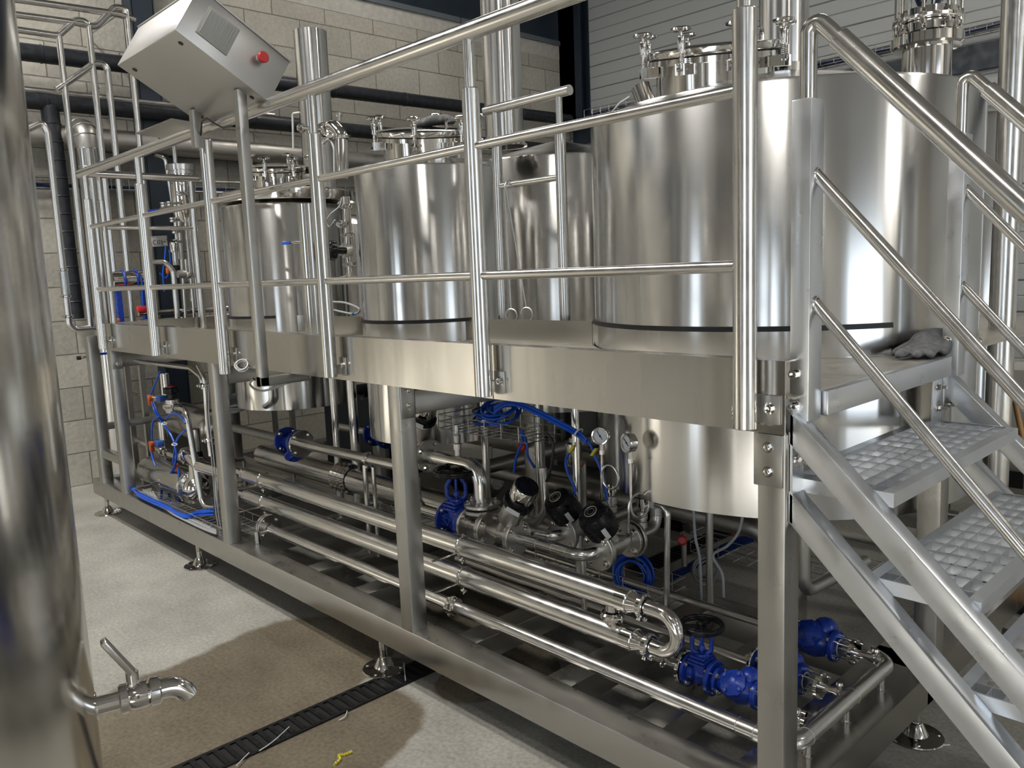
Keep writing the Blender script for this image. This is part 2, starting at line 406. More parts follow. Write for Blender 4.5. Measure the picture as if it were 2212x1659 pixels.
# ------------------------------------------------------------------ naming
def tag(o, label, cat, group=None):
    o['label'] = label; o['category'] = cat
    if group: o['group'] = group
    return o
def thing(name, label, cat, loc=(0, 0, 0), group=None):
    o = bpy.data.objects.new(name, None); o.empty_display_size = 0.1; COL.objects.link(o); o.location = loc
    return tag(o, label, cat, group)
def solo(name, mb, m, label, cat, base, group=None):
    return tag(mb.obj(name, m, None, base), label, cat, group)
def struct(name, mb, m, base=None):
    o = mb.obj(name, m, None, base); o['kind'] = 'structure'; return o
def dup(root, loc, rotz=None, label=None):
    r = root.copy(); COL.objects.link(r); r.location = loc
    if rotz is not None: r.rotation_euler = (0, 0, rotz)
    if label: r['label'] = label
    for ch in list(root.children):
        c = ch.copy(); COL.objects.link(c); c.parent = r
        for g in list(ch.children):
            d = g.copy(); COL.objects.link(d); d.parent = c
    return r
def dup_part(o, delta, parent=None):
    c = o.copy(); COL.objects.link(c); c.location = Vector(o.location) + Vector(delta)
    if parent is not None: c.parent = parent
    for g in list(o.children):
        d = g.copy(); COL.objects.link(d); d.parent = c
    return c
# ================================================================== the hall
mb = MB(); mb.box(RX0 - 0.3, RX1 + 0.3, RY0 - 0.3, RY1 + 0.3, -0.2, 0.0); struct('floor', mb, 'floor')
mb = MB(); mb.box(RX0 - 0.3, RX1 + 0.3, RY0 - 0.3, RY1 + 0.3, RZ, RZ + 0.2); struct('ceiling', mb, 'ceiling')
mb = MB(); mb.box(RX0 - 0.3, RX0, RY0, RY1, 0.0, 4.65); struct('wall_left', mb, 'block')
mb = MB(); mb.box(RX0 - 0.3, RX0 + 0.004, RY0, 6.80, 4.65, 4.83); struct('trim_1', mb, plain('lintel_concrete', (0.50, 0.48, 0.43), 0.9, 0, 0.12, 14, 0.5))
mb = MB(); mb.box(RX0 - 0.3, RX0 - 0.05, RY0, RY1, 4.83, RZ); struct('trim_7', mb, 'darksteel')
mb = MB()
for y0, y1 in ((-9, -4.6), (-4.58, 3.42), (3.5, 5.0), (5.02, 6.8)): mb.box(RX0 - 0.05, RX0 + 0.03, y0, y1, 4.83, 4.89)
struct('trim_2', mb, 'flashing')
mb = MB(); mb.box(RX0, RX1, RY1, RY1 + 0.2, 0.0, RZ); struct('wall_back', mb, 'clad')
mb = MB(); mb.box(-8.0, -7.72, 6.80, 7.0, 3.72, RZ); mb.box(-8.0, -7.62, 6.80, 6.82, 3.72, RZ); mb.box(-8.0, -7.62, 6.98, 7.0, 3.72, RZ); struct('trim_3', mb, 'darksteel')
mb = MB(); mb.box(-7.9, RX1, 6.93, 6.999, 3.50, 3.74); struct('trim_4', mb, 'darksteel')
def wall_with_doors(name, a0, a1, doors, make):
    cur = a0; mb = MB()
    for d in sorted(doors):
        make(mb, cur, d[0], 0, RZ); make(mb, d[0], d[1], d[3], RZ); cur = d[1]
    make(mb, cur, a1, 0, RZ); return mb
struct('wall_front', wall_with_doors('f', RX0, RX1, DOORS_FRONT, lambda mb, a, b, z0, z1: mb.box(a, b, RY0 - 0.2, RY0, z0, z1)), 'cladwarm')
struct('wall_right', wall_with_doors('r', RY0, RY1, DOORS_RIGHT, lambda mb, a, b, z0, z1: mb.box(RX1, RX1 + 0.2, a, b, z0, z1)), 'cladlight')
for n, (a, b, z0, z1) in enumerate(DOORS_FRONT + DOORS_RIGHT):
    mb = MB()
    for c0, c1, e0, e1 in ((a - 0.18, a, 0, z1 + 0.18), (b, b + 0.18, 0, z1 + 0.18), (a, b, z1, z1 + 0.18)):
        if n < 2: mb.box(c0, c1, RY0, RY0 + 0.12, e0, e1)
        else: mb.box(RX1 - 0.12, RX1, c0, c1, e0, e1)
    struct('door_%d' % (n + 1), mb, 'darksteel')
# columns of the hall along the unseen walls (steel posts)
for n, x in enumerate((-6.6, -2.2, 0.9, 6.8)): mb = MB(); mb.box(x - 0.12, x + 0.12, RY0, RY0 + 0.24, 0, RZ); struct('trim_%d' % (8 + n), mb, 'darksteel')
for n, y in enumerate((-6.2, 3.9, 4.3)): mb = MB(); mb.box(RX1 - 0.24, RX1, y - 0.2, y + 0.2, 0, RZ); struct('trim_%d' % (12 + n), mb, 'darksteel')
for i, (x, y, k) in enumerate(LAMPS):
    t = thing('ceiling_lamp', 'long unseen ceiling lamp hanging over the hall', 'lamp', (x, y, 6.1), 'ceiling lamps of the hall')
    mb = MB(); mb.box(x - 0.8, x + 0.8, y - 0.2, y + 0.2, 6.14, 6.24); mb.obj('housing', 'cabinet', t)
    mb = MB(); mb.box(x - 0.76, x + 0.76, y - 0.17, y + 0.17, 6.115, 6.14); mb.obj('diffuser', 'lamp', t)
    for s in (-0.6, 0.6):
        mb = MB(); mb.cyl((x + s, y, 6.24), (x + s, y, RZ), 0.006, 6); mb.obj('hanger', 'wire', t)

# drain channel across the floor
DX0, DX1 = -2.945, -2.80
t = thing('drain_channel', 'black slotted drain channel set in the wet floor', 'drain', (-2.86, 0, 0))
mb = MB(); mb.box(DX0, DX0 + 0.016, -2.6, 3.2, 0.0005, 0.007); mb.box(DX1 - 0.016, DX1, -2.6, 3.2, 0.0005, 0.007)
y = -2.6
while y < 3.2:
    mb.box(DX0 + 0.016, DX1 - 0.016, y, y + 0.021, 0.0005, 0.008); y += 0.0455
mb.obj('grate', 'iron', t)
mb = MB(); mb.box(DX0, DX1, -2.6, 3.2, 0.0002, 0.0010); mb.obj('channel', plain('channel_void', (0.004, 0.004, 0.004), 0.7), t)

# ================================================================== the skid
T1 = (Vector((-1.815, 1.425, 0)), 0.787)
T2 = (Vector((-3.600, 0.926, 0)), 0.390)
T3 = (Vector((-5.293, 0.966, 0)), 0.414)
TB = (Vector((-3.94, 2.34, 0)), 0.715)
TX = (Vector((-5.86, 1.78, 0)), 0.43)
SK0, SK1, SD = -6.88, -1.0, 3.15
ZB0, ZB1 = 0.169, 0.289
skid = thing('equipment_skid', 'long stainless frame on levelling feet carrying the tanks and pipework', 'frame', (-3.9, 1.0, 0))
for y in (0.06, SD - 0.06, 1.10):
    mb = MB(); mb.beam((SK0, y, (ZB0 + ZB1) / 2), (SK1, y, (ZB0 + ZB1) / 2), 0.12, 0.12); mb.obj('base_beam', 'frame', skid)
for x in (SK0 + 0.06,):
    mb = MB(); mb.beam((x, 0.121, (ZB0 + ZB1) / 2), (x, SD - 0.121, (ZB0 + ZB1) / 2), 0.12, 0.119); mb.obj('end_beam', 'frame', skid)
mb = MB(); mb.box(SK1 - 0.22, SK1, 0.121, SD - 0.121, ZB0, ZB1); mb.obj('end_beam', 'satin', skid)
for x in (-5.55, -4.42, -3.70, -3.25, -2.47, -1.95, -1.55):
    mb = MB(); mb.beam((x, 0.121, (ZB0 + ZB1) / 2 + 0.01), (x, 1.039, (ZB0 + ZB1) / 2 + 0.01), 0.12, 0.098); mb.obj('cross_member', 'frame', skid)
def column(x0, y0, zt, sx=0.08, sy=0.08, plate=True):
    mb = MB(); mb.beam((x0 + sx / 2, y0 + sy / 2, ZB1), (x0 + sx / 2, y0 + sy / 2, zt), sx, sy, (0, 1, 0), 0.006)
    c = mb.obj('column', 'frame', skid)
    return c
for x0, y0, zt in ((-1.085, 0.0, 1.335), (-2.757, 0.0, 1.40), (-4.505, 0.0, 1.40), (-6.215, 0.0, 1.36), (-6.70, 0.0, 1.42),
                   (-1.085, 3.07, 1.40), (-2.757, 3.07, 1.40), (-4.835, 3.07, 1.40), (-6.215, 3.07, 1.36), (-1.065, 1.06, 1.37), (-4.505, 1.06, 1.40), (-3.06, 1.06, 1.40), (-6.70, 1.06, 1.42)):
    column(x0, y0, zt)
# bolted head plates on the visible columns
def plate_bolts(x0, x1, yf, z0, z1, bolts, name='head_plate', mm='frame', par=None):
    mb = MB(); mb.rbox(x0, x1, yf - 0.006, yf, z0, z1, 0.0025); p = mb.obj(name, mm, par or skid)
    for bx, bz in bolts:
        b = MB(); b.hexbolt((bx, yf - 0.006, bz), (0, -1, 0), 0.010, 0.007); b.obj('bolt', 'polish', p)
    return p
plate_bolts(-1.092, -1.010, -0.001, 1.195, 1.335, ((-1.05, 1.300), (-1.05, 1.235)))
# side plates of col 2 and col 3 (bolts on the +x face)
for xf, y0, y1, z0, z1, bs in ((-2.677, 0.005, 0.075, 1.20, 1.345, (1.315, 1.255)), (-6.135, 0.005, 0.075, 1.20, 1.33, (1.235,))):
    mb = MB(); mb.rbox(xf, xf + 0.006, y0, y1, z0, z1, 0.0025); p = mb.obj('head_plate', 'frame', skid)
    for z in bs:
        b = MB(); b.hexbolt((xf + 0.006, (y0 + y1) / 2, z), (1, 0, 0), 0.010, 0.007); b.obj('bolt', 'polish', p)
for x in (-6.175, -4.465, -2.717):
    mb = MB(); mb.beam((x, 0.08, 1.26), (x, 3.07 if x != -4.465 else 1.6, 1.26), 0.08, 0.10); mb.obj('deck_bearer', 'frame', skid)
mb = MB(); mb.beam((-6.66, 0.081, 0.72), (-6.66, 1.06, 0.72), 0.05, 0.05); mb.obj('brace', 'frame', skid)
mb = MB(); mb.beam((-6.62, 0.04, 0.52), (-6.215, 0.04, 0.52), 0.06, 0.06); mb.obj('brace', 'frame', skid)
# deck plate with round holes for the tanks
def deck_plate(x0, x1, y0, y1, z, th, holes, m, name, parent):
    bm = bmesh.new(); eds = []
    def loop(pts):
        v = [bm.verts.new(p) for p in pts]
        for i in range(len(v)): eds.append(bm.edges.new((v[i], v[(i + 1) % len(v)])))
    loop([(x0, y0, z), (x1, y0, z), (x1, y1, z), (x0, y1, z)])
    for c, r in holes: loop([(c.x + r * math.cos(2 * PI * k / 64), c.y + r * math.sin(2 * PI * k / 64), z) for k in range(64)])
    bmesh.ops.triangle_fill(bm, use_beauty=True, use_dissolve=False, edges=eds)
    r = bmesh.ops.extrude_face_region(bm, geom=list(bm.faces))
    for g in r['geom']:
        if isinstance(g, bmesh.types.BMVert): g.co.z -= th
    mb = MB(); mb.bm.free(); mb.bm = bm
    return mb.obj(name, m, parent)
deck_plate(-6.19, -0.985, 0.006, SD, 1.435, 0.006, [(c, r + 0.012) for c, r in (T1, T2, T3, TB, TX)], 'checker', 'deck_plate', skid)
# fascia in three lengths with folded lip
for x0, x1 in ((-6.20, -4.165), (-4.160, -2.105), (-2.100, -1.005)):
    mb = MB(); mb.box(x0, x1, -0.006, 0.0, 1.336, 1.526); mb.box(x0, x1, 0.0, 0.05, 1.522, 1.526); mb.box(x0, x1, 0.0, 0.03, 1.336, 1.340)
    mb.obj('fascia', 'satin', skid)
mb = MB(); mb.box(-6.20, -6.195, 0.0, SD, 1.336, 1.526); mb.obj('fascia', 'satin', skid)
for x0, x1, yk in ((-3.22, -2.36, 0.83), (-4.90, -3.97, 0.80)):
    mb = MB(); mb.box(x0, x1, yk - 0.002, yk + 0.002, 1.437, 1.546); mb.obj('kick_plate', 'satin', skid)
mb = MB(); mb.rbox(-0.985, -0.955, 0.128, 1.03, 1.372, 1.437, 0.003); mb.obj('landing_edge', 'stair', skid)
# levelling feet
def foot(x, y):
    mb = MB(); mb.cyl((x, y, 0.035), (x, y, ZB0), 0.016, 14)
    z = 0.10
    while z < ZB0 - 0.004: mb.torus((x, y, z), (0, 0, 1), 0.016, 0.0022, 14, 6); z += 0.006
    f = mb.obj('levelling_foot', 'polish', skid)
    mb = MB(); mb.solid((x, y, 0), (0, 0, 1), [(0.098, 0.0), (0.100, 0.004), (0.097, 0.008), (0.045, 0.014), (0.024, 0.055), (0.019, 0.058)], 40); mb.obj('foot_plate', 'polish', f)
    for a in (0.6, 2.2, 3.8, 5.2):
        mb = MB(); mb.solid((x + 0.08 * math.cos(a), y + 0.08 * math.sin(a), 0.008), (0, 0, 1), [(0.008, 0), (0.006, 0.005)], 10); mb.obj('foot_bolt', 'polish', f)
for x, y in ((-7.0 + 0.18, 0.07), (-5.03, 0.06), (-3.0, 0.06), (-1.06, 1.10), (-3.0, 1.10), (-5.03, 1.10), (-1.06, 3.09), (-3.0, 3.09), (-5.03, 3.09), (-6.82, 1.1)): foot(x, y)

R = math.radians
# ================================================================== tanks
def star_knob(mb, c, d, r=0.03):
    """four lobed hand knob"""
    d, a, b = frame_for(d); n = 48; rings = []
    for rr, t in ((0.0, 0), (0.55, 0.0), (0.92, 0.004), (1.0, 0.010), (0.94, 0.016), (0.5, 0.021), (0, 0.022)):
        if rr == 0: rings.append([mb.bm.verts.new(Vector(c) + d * t)])
        else:
            rings.append([mb.bm.verts.new(Vector(c) + d * t + (a * math.cos(2 * PI * k / n) + b * math.sin(2 * PI * k / n)) * r * rr * (1 + 0.16 * math.cos(4 * 2 * PI * k / n))) for k in range(n)])
    for A, B in zip(rings, rings[1:]):
        for k in range(n):
            k2 = (k + 1) % n
            if len(A) == 1: mb.face([A[0], B[k2], B[k]])
            elif len(B) == 1: mb.face([A[k], A[k2], B[0]])
            else: mb.face([A[k], A[k2], B[k2], B[k]])

def hatch(tank, c, r, h, knobs, handle_ang, k=1.0):
    """round manway: neck, flange ring, lid, swing bolts with star knobs, grab handle"""
    c = Vector(c); K = lambda v: v * k; Z = lambda v: Vector((0, 0, v))
    away = Vector((c.x - CAM.x, c.y - CAM.y, 0)).normalized(); piv = Matrix.Translation(c)   # the hatch sits on the front slope of the cone
    MB.XF = piv @ Matrix.Rotation(R(12), 4, away.cross(Vector((0, 0, 1)))) @ piv.inverted()
    mb = MB(); mb.lathe(c, (0, 0, 1), [(r, -0.10), (r, h), (r + K(0.022), h + 0.002), (r + K(0.022), h + K(0.018)), (r - 0.004, h + K(0.018)), (r - 0.004, -0.10)], 64); neck = mb.obj('hatch_neck', 'polish', tank)
    z = h + K(0.023)
    mb = MB(); mb.lathe(c, (0, 0, 1), [(r + K(0.018), h + K(0.018)), (r + K(0.018), z), (r - 0.01, z), (r - 0.01, h + K(0.018))], 64, True); mb.obj('seal', 'rubber', neck)
    mb = MB(); mb.solid(c, (0, 0, 1), [(r + K(0.024), z), (r + K(0.026), z + 0.004), (r + K(0.026), z + K(0.020)), (r + K(0.02), z + K(0.024)), (r * 0.6, z + K(0.032)), (0, z + K(0.036))], 64); lid = mb.obj('hatch_lid', 'polish', tank)
    for a in knobs:
        d = Vector((math.cos(a), math.sin(a), 0)); s = Vector((-d.y, d.x, 0)); q = c + d * (r + K(0.045))
        mb = MB()
        for sg in (-1, 1): mb.obox(c + d * (r + K(0.03)) + s * sg * K(0.013) + Z(h - K(0.012)), d, s, (0, 0, 1), K(0.055), K(0.004), K(0.032))
        mb.cyl(q - s * K(0.018) + Z(h - K(0.012)), q + s * K(0.018) + Z(h - K(0.012)), K(0.005), 10)
        mb.cyl(q + Z(h - K(0.012)), q + Z(z + K(0.065)), K(0.005), 12)
        zz = h + K(0.004)
        while zz < z + 0.01: mb.torus(q + Z(zz), (0, 0, 1), K(0.006), K(0.002), 12, 6); zz += K(0.005)
        mb.solid(q + Z(z + K(0.012)), (0, 0, 1), [(K(0.011), 0), (K(0.011), K(0.04)), (K(0.008), K(0.045))], 16)
        cl = mb.obj('swing_bolt', 'polish', tank)
        mb = MB(); star_knob(mb, q + Z(z + K(0.066)), (0, 0, 1), K(0.030)); mb.obj('clamp_knob', 'polish', cl)
    d = Vector((math.cos(handle_ang), math.sin(handle_ang), 0)); s = Vector((-d.y, d.x, 0)); q = c + d * (r * 0.72)
    mb = MB(); mb.tube([q - s * K(0.06) + Z(z + K(0.018)), q - s * K(0.06) + Z(z + K(0.062)), q + s * K(0.06) + Z(z + K(0.062)), q + s * K(0.06) + Z(z + K(0.018))], K(0.006), K(0.02), 10); mb.obj('lid_handle', 'polish', lid)
    MB.XF = None

def brew_tank(T, label, z0, zr, cone, rim_over=0.0, collar_arc=None):
    c, r = T
    t = thing('brewing_tank', label, 'tank', (c.x, c.y, 0))
    mb = MB(); mb.lathe(c, (0, 0, 1), [(r - 0.012, z0), (r, z0), (r, zr - 0.012), (r - 0.004, zr - 0.003), (r - 0.012, zr)], 160); mb.obj('shell', 'tank', t)
    mb = MB(); mb.lathe(c, (0, 0, 1), [(r - 0.012, z0 + 0.001), (r * 0.3, z0 - 0.05), (0.03, z0 - 0.06), (0, z0 - 0.06)], 96); mb.obj('bottom_dish', 'tube', t)
    ct = []
    mb = MB(); mb.lathe(c, (0, 0, 1), [(r - 0.012, zr - 0.001), (r * 0.12, zr + cone), (0, zr + cone)], 128); mb.obj('top_cone', 'tank', t)
    if collar_arc:
        a0, a1 = collar_arc
        def arc_strip(mb, ri, ro, za, zb, a0, a1, n=96):
            rings = []
            for k in range(n + 1):
                a = a0 + (a1 - a0) * k / n; ca, sa = math.cos(a), math.sin(a)
                rings.append([mb.bm.verts.new((c.x + q * ca, c.y + q * sa, z)) for q, z in ((ri, za), (ro, za), (ro, zb), (ri, zb))])
            for A, B in zip(rings, rings[1:]):
                for k in range(4): mb.face([A[k], A[(k + 1) % 4], B[(k + 1) % 4], B[k]])
            mb.face(rings[0]); mb.face(rings[-1][::-1])
        mb = MB(); arc_strip(mb, r + 0.0015, r + 0.004, 1.437, 1.538, a0, a1); mb.obj('collar', 'tank', t)
        mb = MB(); arc_strip(mb, r + 0.001, r + 0.012, 1.532, 1.550, a0, a1); mb.obj('edge_seal', 'rubber', t)
    return t
R = math.radians
K1, K2, K3, KB = 1.30, 1.25, 1.225, 1.30
def far(p, k): return CAM + (Vector(p) - CAM) * k
tank1 = brew_tank(T1, 'largest brewing tank, standing at the right end behind the stair', 0.851, 2.389, 0.17, 0, (R(-176), R(-32)))
tank2 = brew_tank(T2, 'narrow brewing tank in the middle with a crumpled dark glove on its hatch lid', 0.898, 2.331, 0.13, 0, (R(-168), R(2)))
tank3 = brew_tank(T3, 'narrow brewing tank at the left, behind the tilted control box legs', 0.915, 2.283, 0.135, 0, (R(-165), R(-42)))
tankb = brew_tank(TB, 'rear brewing tank seen between the two front tanks, with a tall flue', 0.885, 2.477, 0.16)
hatch(tank1, far((-1.487, 0.44, 2.262), K1), 0.181 * K1, 0.138 * K1, [R(a) for a in (190, 232, 278, 318, 2, 50, 100, 145)], R(0), K1)
hatch(tank2, far((-2.85, 0.345, 2.23), K2), 0.187 * K2, 0.115 * K2, [R(a) for a in (200, 255, 310, 0, 60, 130)], R(20), K2)
hatch(tank3, far((-4.31, 0.42, 2.255), K3), 0.132 * K3, 0.115 * K3, [R(a) for a in (205, 255, 310, 0, 60, 130)], R(40), K3)
def flue(tank, c, r, z0, z1, k):
    a = far((c[0], c[1], z0), k); L = z1 - a.z if z1 > 4 else far((c[0], c[1], z1), k).z - a.z; r = r * k
    mb = MB(); mb.lathe(a, (0, 0, 1), [(r, 0), (r, L), (r - 0.003, L), (r - 0.003, 0)], 56); f = mb.obj('flue_pipe', 'tank', tank)
    mb = MB(); mb.lathe(a, (0, 0, 1), [(r + 0.001, 0.0), (r + 0.018, 0.0), (r + 0.018, 0.012), (r + 0.006, 0.012), (r + 0.006, 0.05), (r + 0.001, 0.05)], 56); mb.obj('flue_flange', 'polish', f)
    return f
flue(tank1, (-1.375, 0.67), 0.077, 2.36, 5.4, K1)
flue(tankb, (-3.03, 0.98), 0.095, 2.39, 5.4, 1.18)
flue(tank3, (-4.26, 0.66), 0.092, 2.21, 3.165, K3)
# overhanging lid pan of tank 3 on its right
q = far((-4.28, 0.46, 0), K3)
mb = MB(); mb.lathe((q.x, q.y, 0), (0, 0, 1), [(0.25, 2.290), (0.452, 2.300), (0.456, 2.306), (0.456, 2.365), (0.44, 2.375), (0.15, 2.40), (0, 2.40)], 96); mb.obj('lid_pan', 'polish', tank3)
# small sensor cup on the cone of tank 1
mb = MB(); q = P(1391, 205, y=1.038); mb.cyl(q + Vector((0.026, 0, -0.065)), q + Vector((-0.016, 0, 0.036)), 0.042, 24); s = mb.obj('sensor_cup', 'polish', tank1)
mb = MB(); p0 = P(1362, 208, y=1.01); mb.tube([p0, P(1340, 222, y=1.04), P(1320, 245, y=1.09), P(1300, 275, y=1.15)], 0.005, 0.03, 8); mb.obj('sensor_cable', 'white', s)

# foreground tank at the far left of the view with its outlet tap
FT_R = 0.55
dirT = Vector((math.cos(R(165.8)), math.sin(R(165.8)), 0)); nrm = Vector((math.cos(R(75.8)), math.sin(R(75.8)), 0))
fc = Vector((CAM.x, CAM.y, 0)) + dirT * 1.72 - nrm * FT_R
ft = thing('storage_tank', 'foreground steel tank at the left edge with a drain tap', 'tank', (fc.x, fc.y, 0))
mb = MB(); mb.lathe(fc, (0, 0, 1), [(FT_R - 0.02, 0.42), (FT_R, 0.46), (FT_R, 2.75), (FT_R - 0.02, 2.78)], 192); mb.obj('shell', 'fgtank', ft)
mb = MB(); mb.lathe(fc, (0, 0, 1), [(FT_R - 0.02, 0.425), (0.3, 0.36), (0, 0.34)], 96); mb.lathe(fc, (0, 0, 1), [(FT_R - 0.02, 2.775), (0.2, 2.92), (0, 2.94)], 96); mb.obj('dished_end', 'polish', ft)
for k in range(4):
    a = k * PI / 2 + 0.5; q = fc + Vector((math.cos(a), math.sin(a), 0)) * (FT_R - 0.09)
    mb = MB(); mb.cyl(q, q + Vector((0, 0, 0.43)), 0.03, 20); mb.obj('leg', 'tube', ft)
tz = 0.965
tb = fc + nrm * FT_R + Vector((0, 0, tz)); up = Vector((0, 0, 1))
mb = MB(); mb.cyl(tb - nrm * 0.02, tb + nrm * 0.045, 0.018, 24); mb.solid(tb - nrm * 0.004, nrm, [(0.028, 0), (0.026, 0.006)], 24); tap = mb.obj('outlet_tap', 'polish', ft)
mb = MB(); mb.solid(tb + nrm * 0.040, nrm, [(0.026, 0), (0.029, 0.003), (0.029, 0.016), (0.024, 0.019), (0.027, 0.03), (0.027, 0.052), (0.024, 0.056), (0.029, 0.058), (0.029, 0.074), (0.026, 0.077)], 28)
mb.obj('valve_body', 'polish', tap)
e = tb + nrm * 0.117
mb = MB(); pts = [e - nrm * 0.006, e + nrm * 0.012]
for k in range(1, 9): a = R(72) * k / 8; pts.append(e + nrm * (0.012 + 0.040 * math.sin(a)) - up * (0.040 * (1 - math.cos(a))))
mb.sweep(pts, 0.0205, 24); mb.obj('spout', 'polish', tap)
h0 = tb + nrm * 0.068
mb = MB(); mb.cyl(h0, h0 + up * 0.036, 0.010, 16); mb.solid(h0 + up * 0.034, up, [(0.012, 0), (0.012, 0.018)], 16)
hd = (-nrm * 0.45 - dirT * 0.1 + up * 0.80).normalized()
mb.obox(h0 + up * 0.052 + hd * 0.042, hd, nrm.cross(hd), hd.cross(nrm.cross(hd)), 0.10, 0.024, 0.012, 0.002)
mb.obj('tap_lever', 'tube', tap)

# ================================================================== guardrail along the front of the deck
RY = -0.052
rail = thing('guardrail', 'long tubular guardrail with three rails along the front of the deck', 'railing', (-3.6, RY, 1.336))
mb = MB(); mb.cyl((-6.20, RY, 2.556), (-0.55, RY, 2.556), 0.0295, 28); mb.obj('handrail', 'tube', rail)
posts = [-6.10, -5.11, -4.155, -3.10, -2.10, -1.09]
for i, x in enumerate(posts):
    zb = 1.300 if i == 2 else 1.352
    zt = 2.50 if i == 2 else 2.378
    rp = 0.0325 if i == 2 else 0.0300
    mb = MB(); mb.solid((x, RY, 0), (0, 0, 1), [(rp - 0.002, zb), (rp, zb + 0.002), (rp, zt - 0.003), (rp - 0.003, zt)], 28); p = mb.obj('post', 'tube', rail)
    if i != 2:
        mb = MB(); mb.cyl((x, RY, zt - 0.01), (x, RY, 2.54), 0.0190, 20); mb.obj('upper_tube', 'tube', p)
    for s in (-1, 1):
        if i == 5 and s == 1: x1 = x + 0.075
        else: x1 = x + s * 0.064
        zc = 1.392
        mb = MB(); mb.rbox(min(x + s * 0.012, x1), max(x + s * 0.012, x1), -0.013, -0.0065, zc - 0.03, zc + 0.045 - (0.0 if s > 0 else 0.035), 0.0015)
        mb.box(min(x, x + s * 0.014), max(x, x + s * 0.014), RY, -0.007, zc - 0.03, zc + 0.01)
        br = mb.obj('clamp_bracket', 'frame', p)
        mb = MB(); mb.allen((x + s * 0.047, -0.013, zc - 0.012 if s < 0 else zc + 0.012), (0, -1, 0), 0.0105, 0.012); mb.obj('clamp_bolt', 'polish', p)
for z, nm in ((2.192, 'mid_rail'), (1.766, 'knee_rail')):
    for a, b in zip(posts, posts[1:]):
        mb = MB(); mb.cyl((a + 0.02, RY, z), (b - 0.02, RY, z), 0.0155, 20); mb.obj(nm, 'tube', rail)
# return along the left end of the deck
Yend = P(421, 497, x=-6.15).y
r2 = thing('end_guardrail', 'short tubular guardrail across the left end of the deck', 'railing', (-6.15, 1.0, 1.336))
mb = MB(); mb.cyl((-6.15, RY + 0.03, 2.556), (-6.15, Yend + 0.06, 2.556), 0.0260, 24); mb.obj('handrail', 'tube', r2)
mb = MB(); mb.cyl((-6.15, 0.06, 2.192), (-6.15, Yend, 2.192), 0.0155, 20); mb.obj('mid_rail', 'tube', r2)
for y in (0.05, Yend):
    mb = MB(); mb.solid((-6.15, y, 0), (0, 0, 1), [(0.0235, 1.40), (0.0235, 2.375), (0.021, 2.378)], 24); p = mb.obj('post', 'tube', r2)
    mb = MB(); mb.cyl((-6.15, y, 2.37), (-6.15, y, 2.54), 0.0165, 18); mb.obj('upper_tube', 'tube', p)
# short rail at the back of the deck, behind tank 2 (two posts, top bar and a mid bar)
yb = 0.95
A = P(1075, 500, y=yb); B = P(1213, 500, y=yb)
r3 = thing('short_rail', 'short free ended rail between the front tanks with wire hooks on it', 'railing', (A.x, yb, 1.44))
# geometry follows the line between the two measured feet
def at_z(px, py): return P(px, py, y=yb)
t0, t1 = at_z(1048, 243), at_z(1231, 194)
mb = MB(); mb.cyl((t0.x, yb, 2.576), (t1.x, yb, 2.576), 0.023, 24); mb.obj('top_bar', 'tube', r3)
xl, xr = -3.06, -2.63
for x, r_ in ((xl, 0.026), (xr, 0.026)):
    mb = MB(); mb.solid((x, yb, 0), (0, 0, 1), [(r_, 1.440), (r_, 2.422), (r_ - 0.003, 2.426)], 24); p = mb.obj('post', 'tube', r3)
    mb = MB(); mb.cyl((x, yb, 2.42), (x, yb, 2.56), 0.016, 18); mb.obj('upper_tube', 'tube', p)
mb = MB(); mb.cyl((xl, yb, 2.20), (xr, yb, 2.20), 0.0155, 18); mb.obj('mid_bar', 'tube', r3)
# two long wire hooks hanging on that rail
for k, (a, b_, side) in enumerate((((1090, 405), (1104, 668), 'left'), ((1092, 400), (1137, 665), 'right'))):
    p, q = P(*a, y=yb - 0.035), P(*b_, y=yb - 0.045 - 0.01 * k)
    d = (q - p).normalized(); ring_c = q + Vector((0, 0, -0.032))
    mb = MB()
    hook = [p + Vector((0.0, 0.05, -0.03)), p + Vector((0, 0.05, 0.015)), p + Vector((0, 0.03, 0.028)), p + Vector((0, 0.004, 0.015)), p, q]
    mb.tube(hook, 0.003, 0.012, 8); mb.torus(ring_c, (0.25, -1, 0), 0.033, 0.0042, 28, 8, R(0), R(360 if k == 0 else 300))
    solo('wire_hook', mb, 'wire', 'long wire hook with a %s ring, hanging %s on the short rail' % (('closed', 'straight') if k == 0 else ('open', 'aslant')), 'hook', p)

# ================================================================== stair
SY0, SY1 = 0.02, 1.08
stair = thing('staircase', 'steep steel stair with grating treads climbing to the deck at the right', 'stairs', (-0.5, 0.55, 0))
sl = Vector((0.43, 0, -0.418)).normalized(); nn = Vector((0.418, 0, 0.43)).normalized()
def stringer(y, dz0, L, name):
    # upper edge starts at z dz0 at x=-1.0
    w = 0.060; h = 0.062
    top = Vector((-1.004, y + w / 2, dz0)); c0 = top - nn * (h / 2)
    mb = MB(); t = bmesh.new()
    # mitred upper end: cut vertical
    s0 = -1.0
    prof = []
    for yy in (y, y + w):
        a = Vector((-1.018, yy, dz0 + 0.0)); 
        prof.append((a, a + sl * L, a + sl * L - Vector((0, 0, 0.087)), a - Vector((0, 0, 0.088))))
    v = [[mb.bm.verts.new(p) for p in q] for q in prof]
    for k in range(4): mb.face([v[0][k], v[0][(k + 1) % 4], v[1][(k + 1) % 4], v[1][k]])
    mb.face(v[0]); mb.face(v[1][::-1])
    bmesh.ops.bevel(mb.bm, geom=list(mb.bm.edges), offset=0.004, segments=2, profile=0.5, affect='EDGES')
    return mb.obj(name, 'stair', stair)
for y in (SY0, SY1):
    stringer(y, 1.408, 1.96, 'stringer')
    stringer(y, 1.200, 1.66, 'lower_stringer')
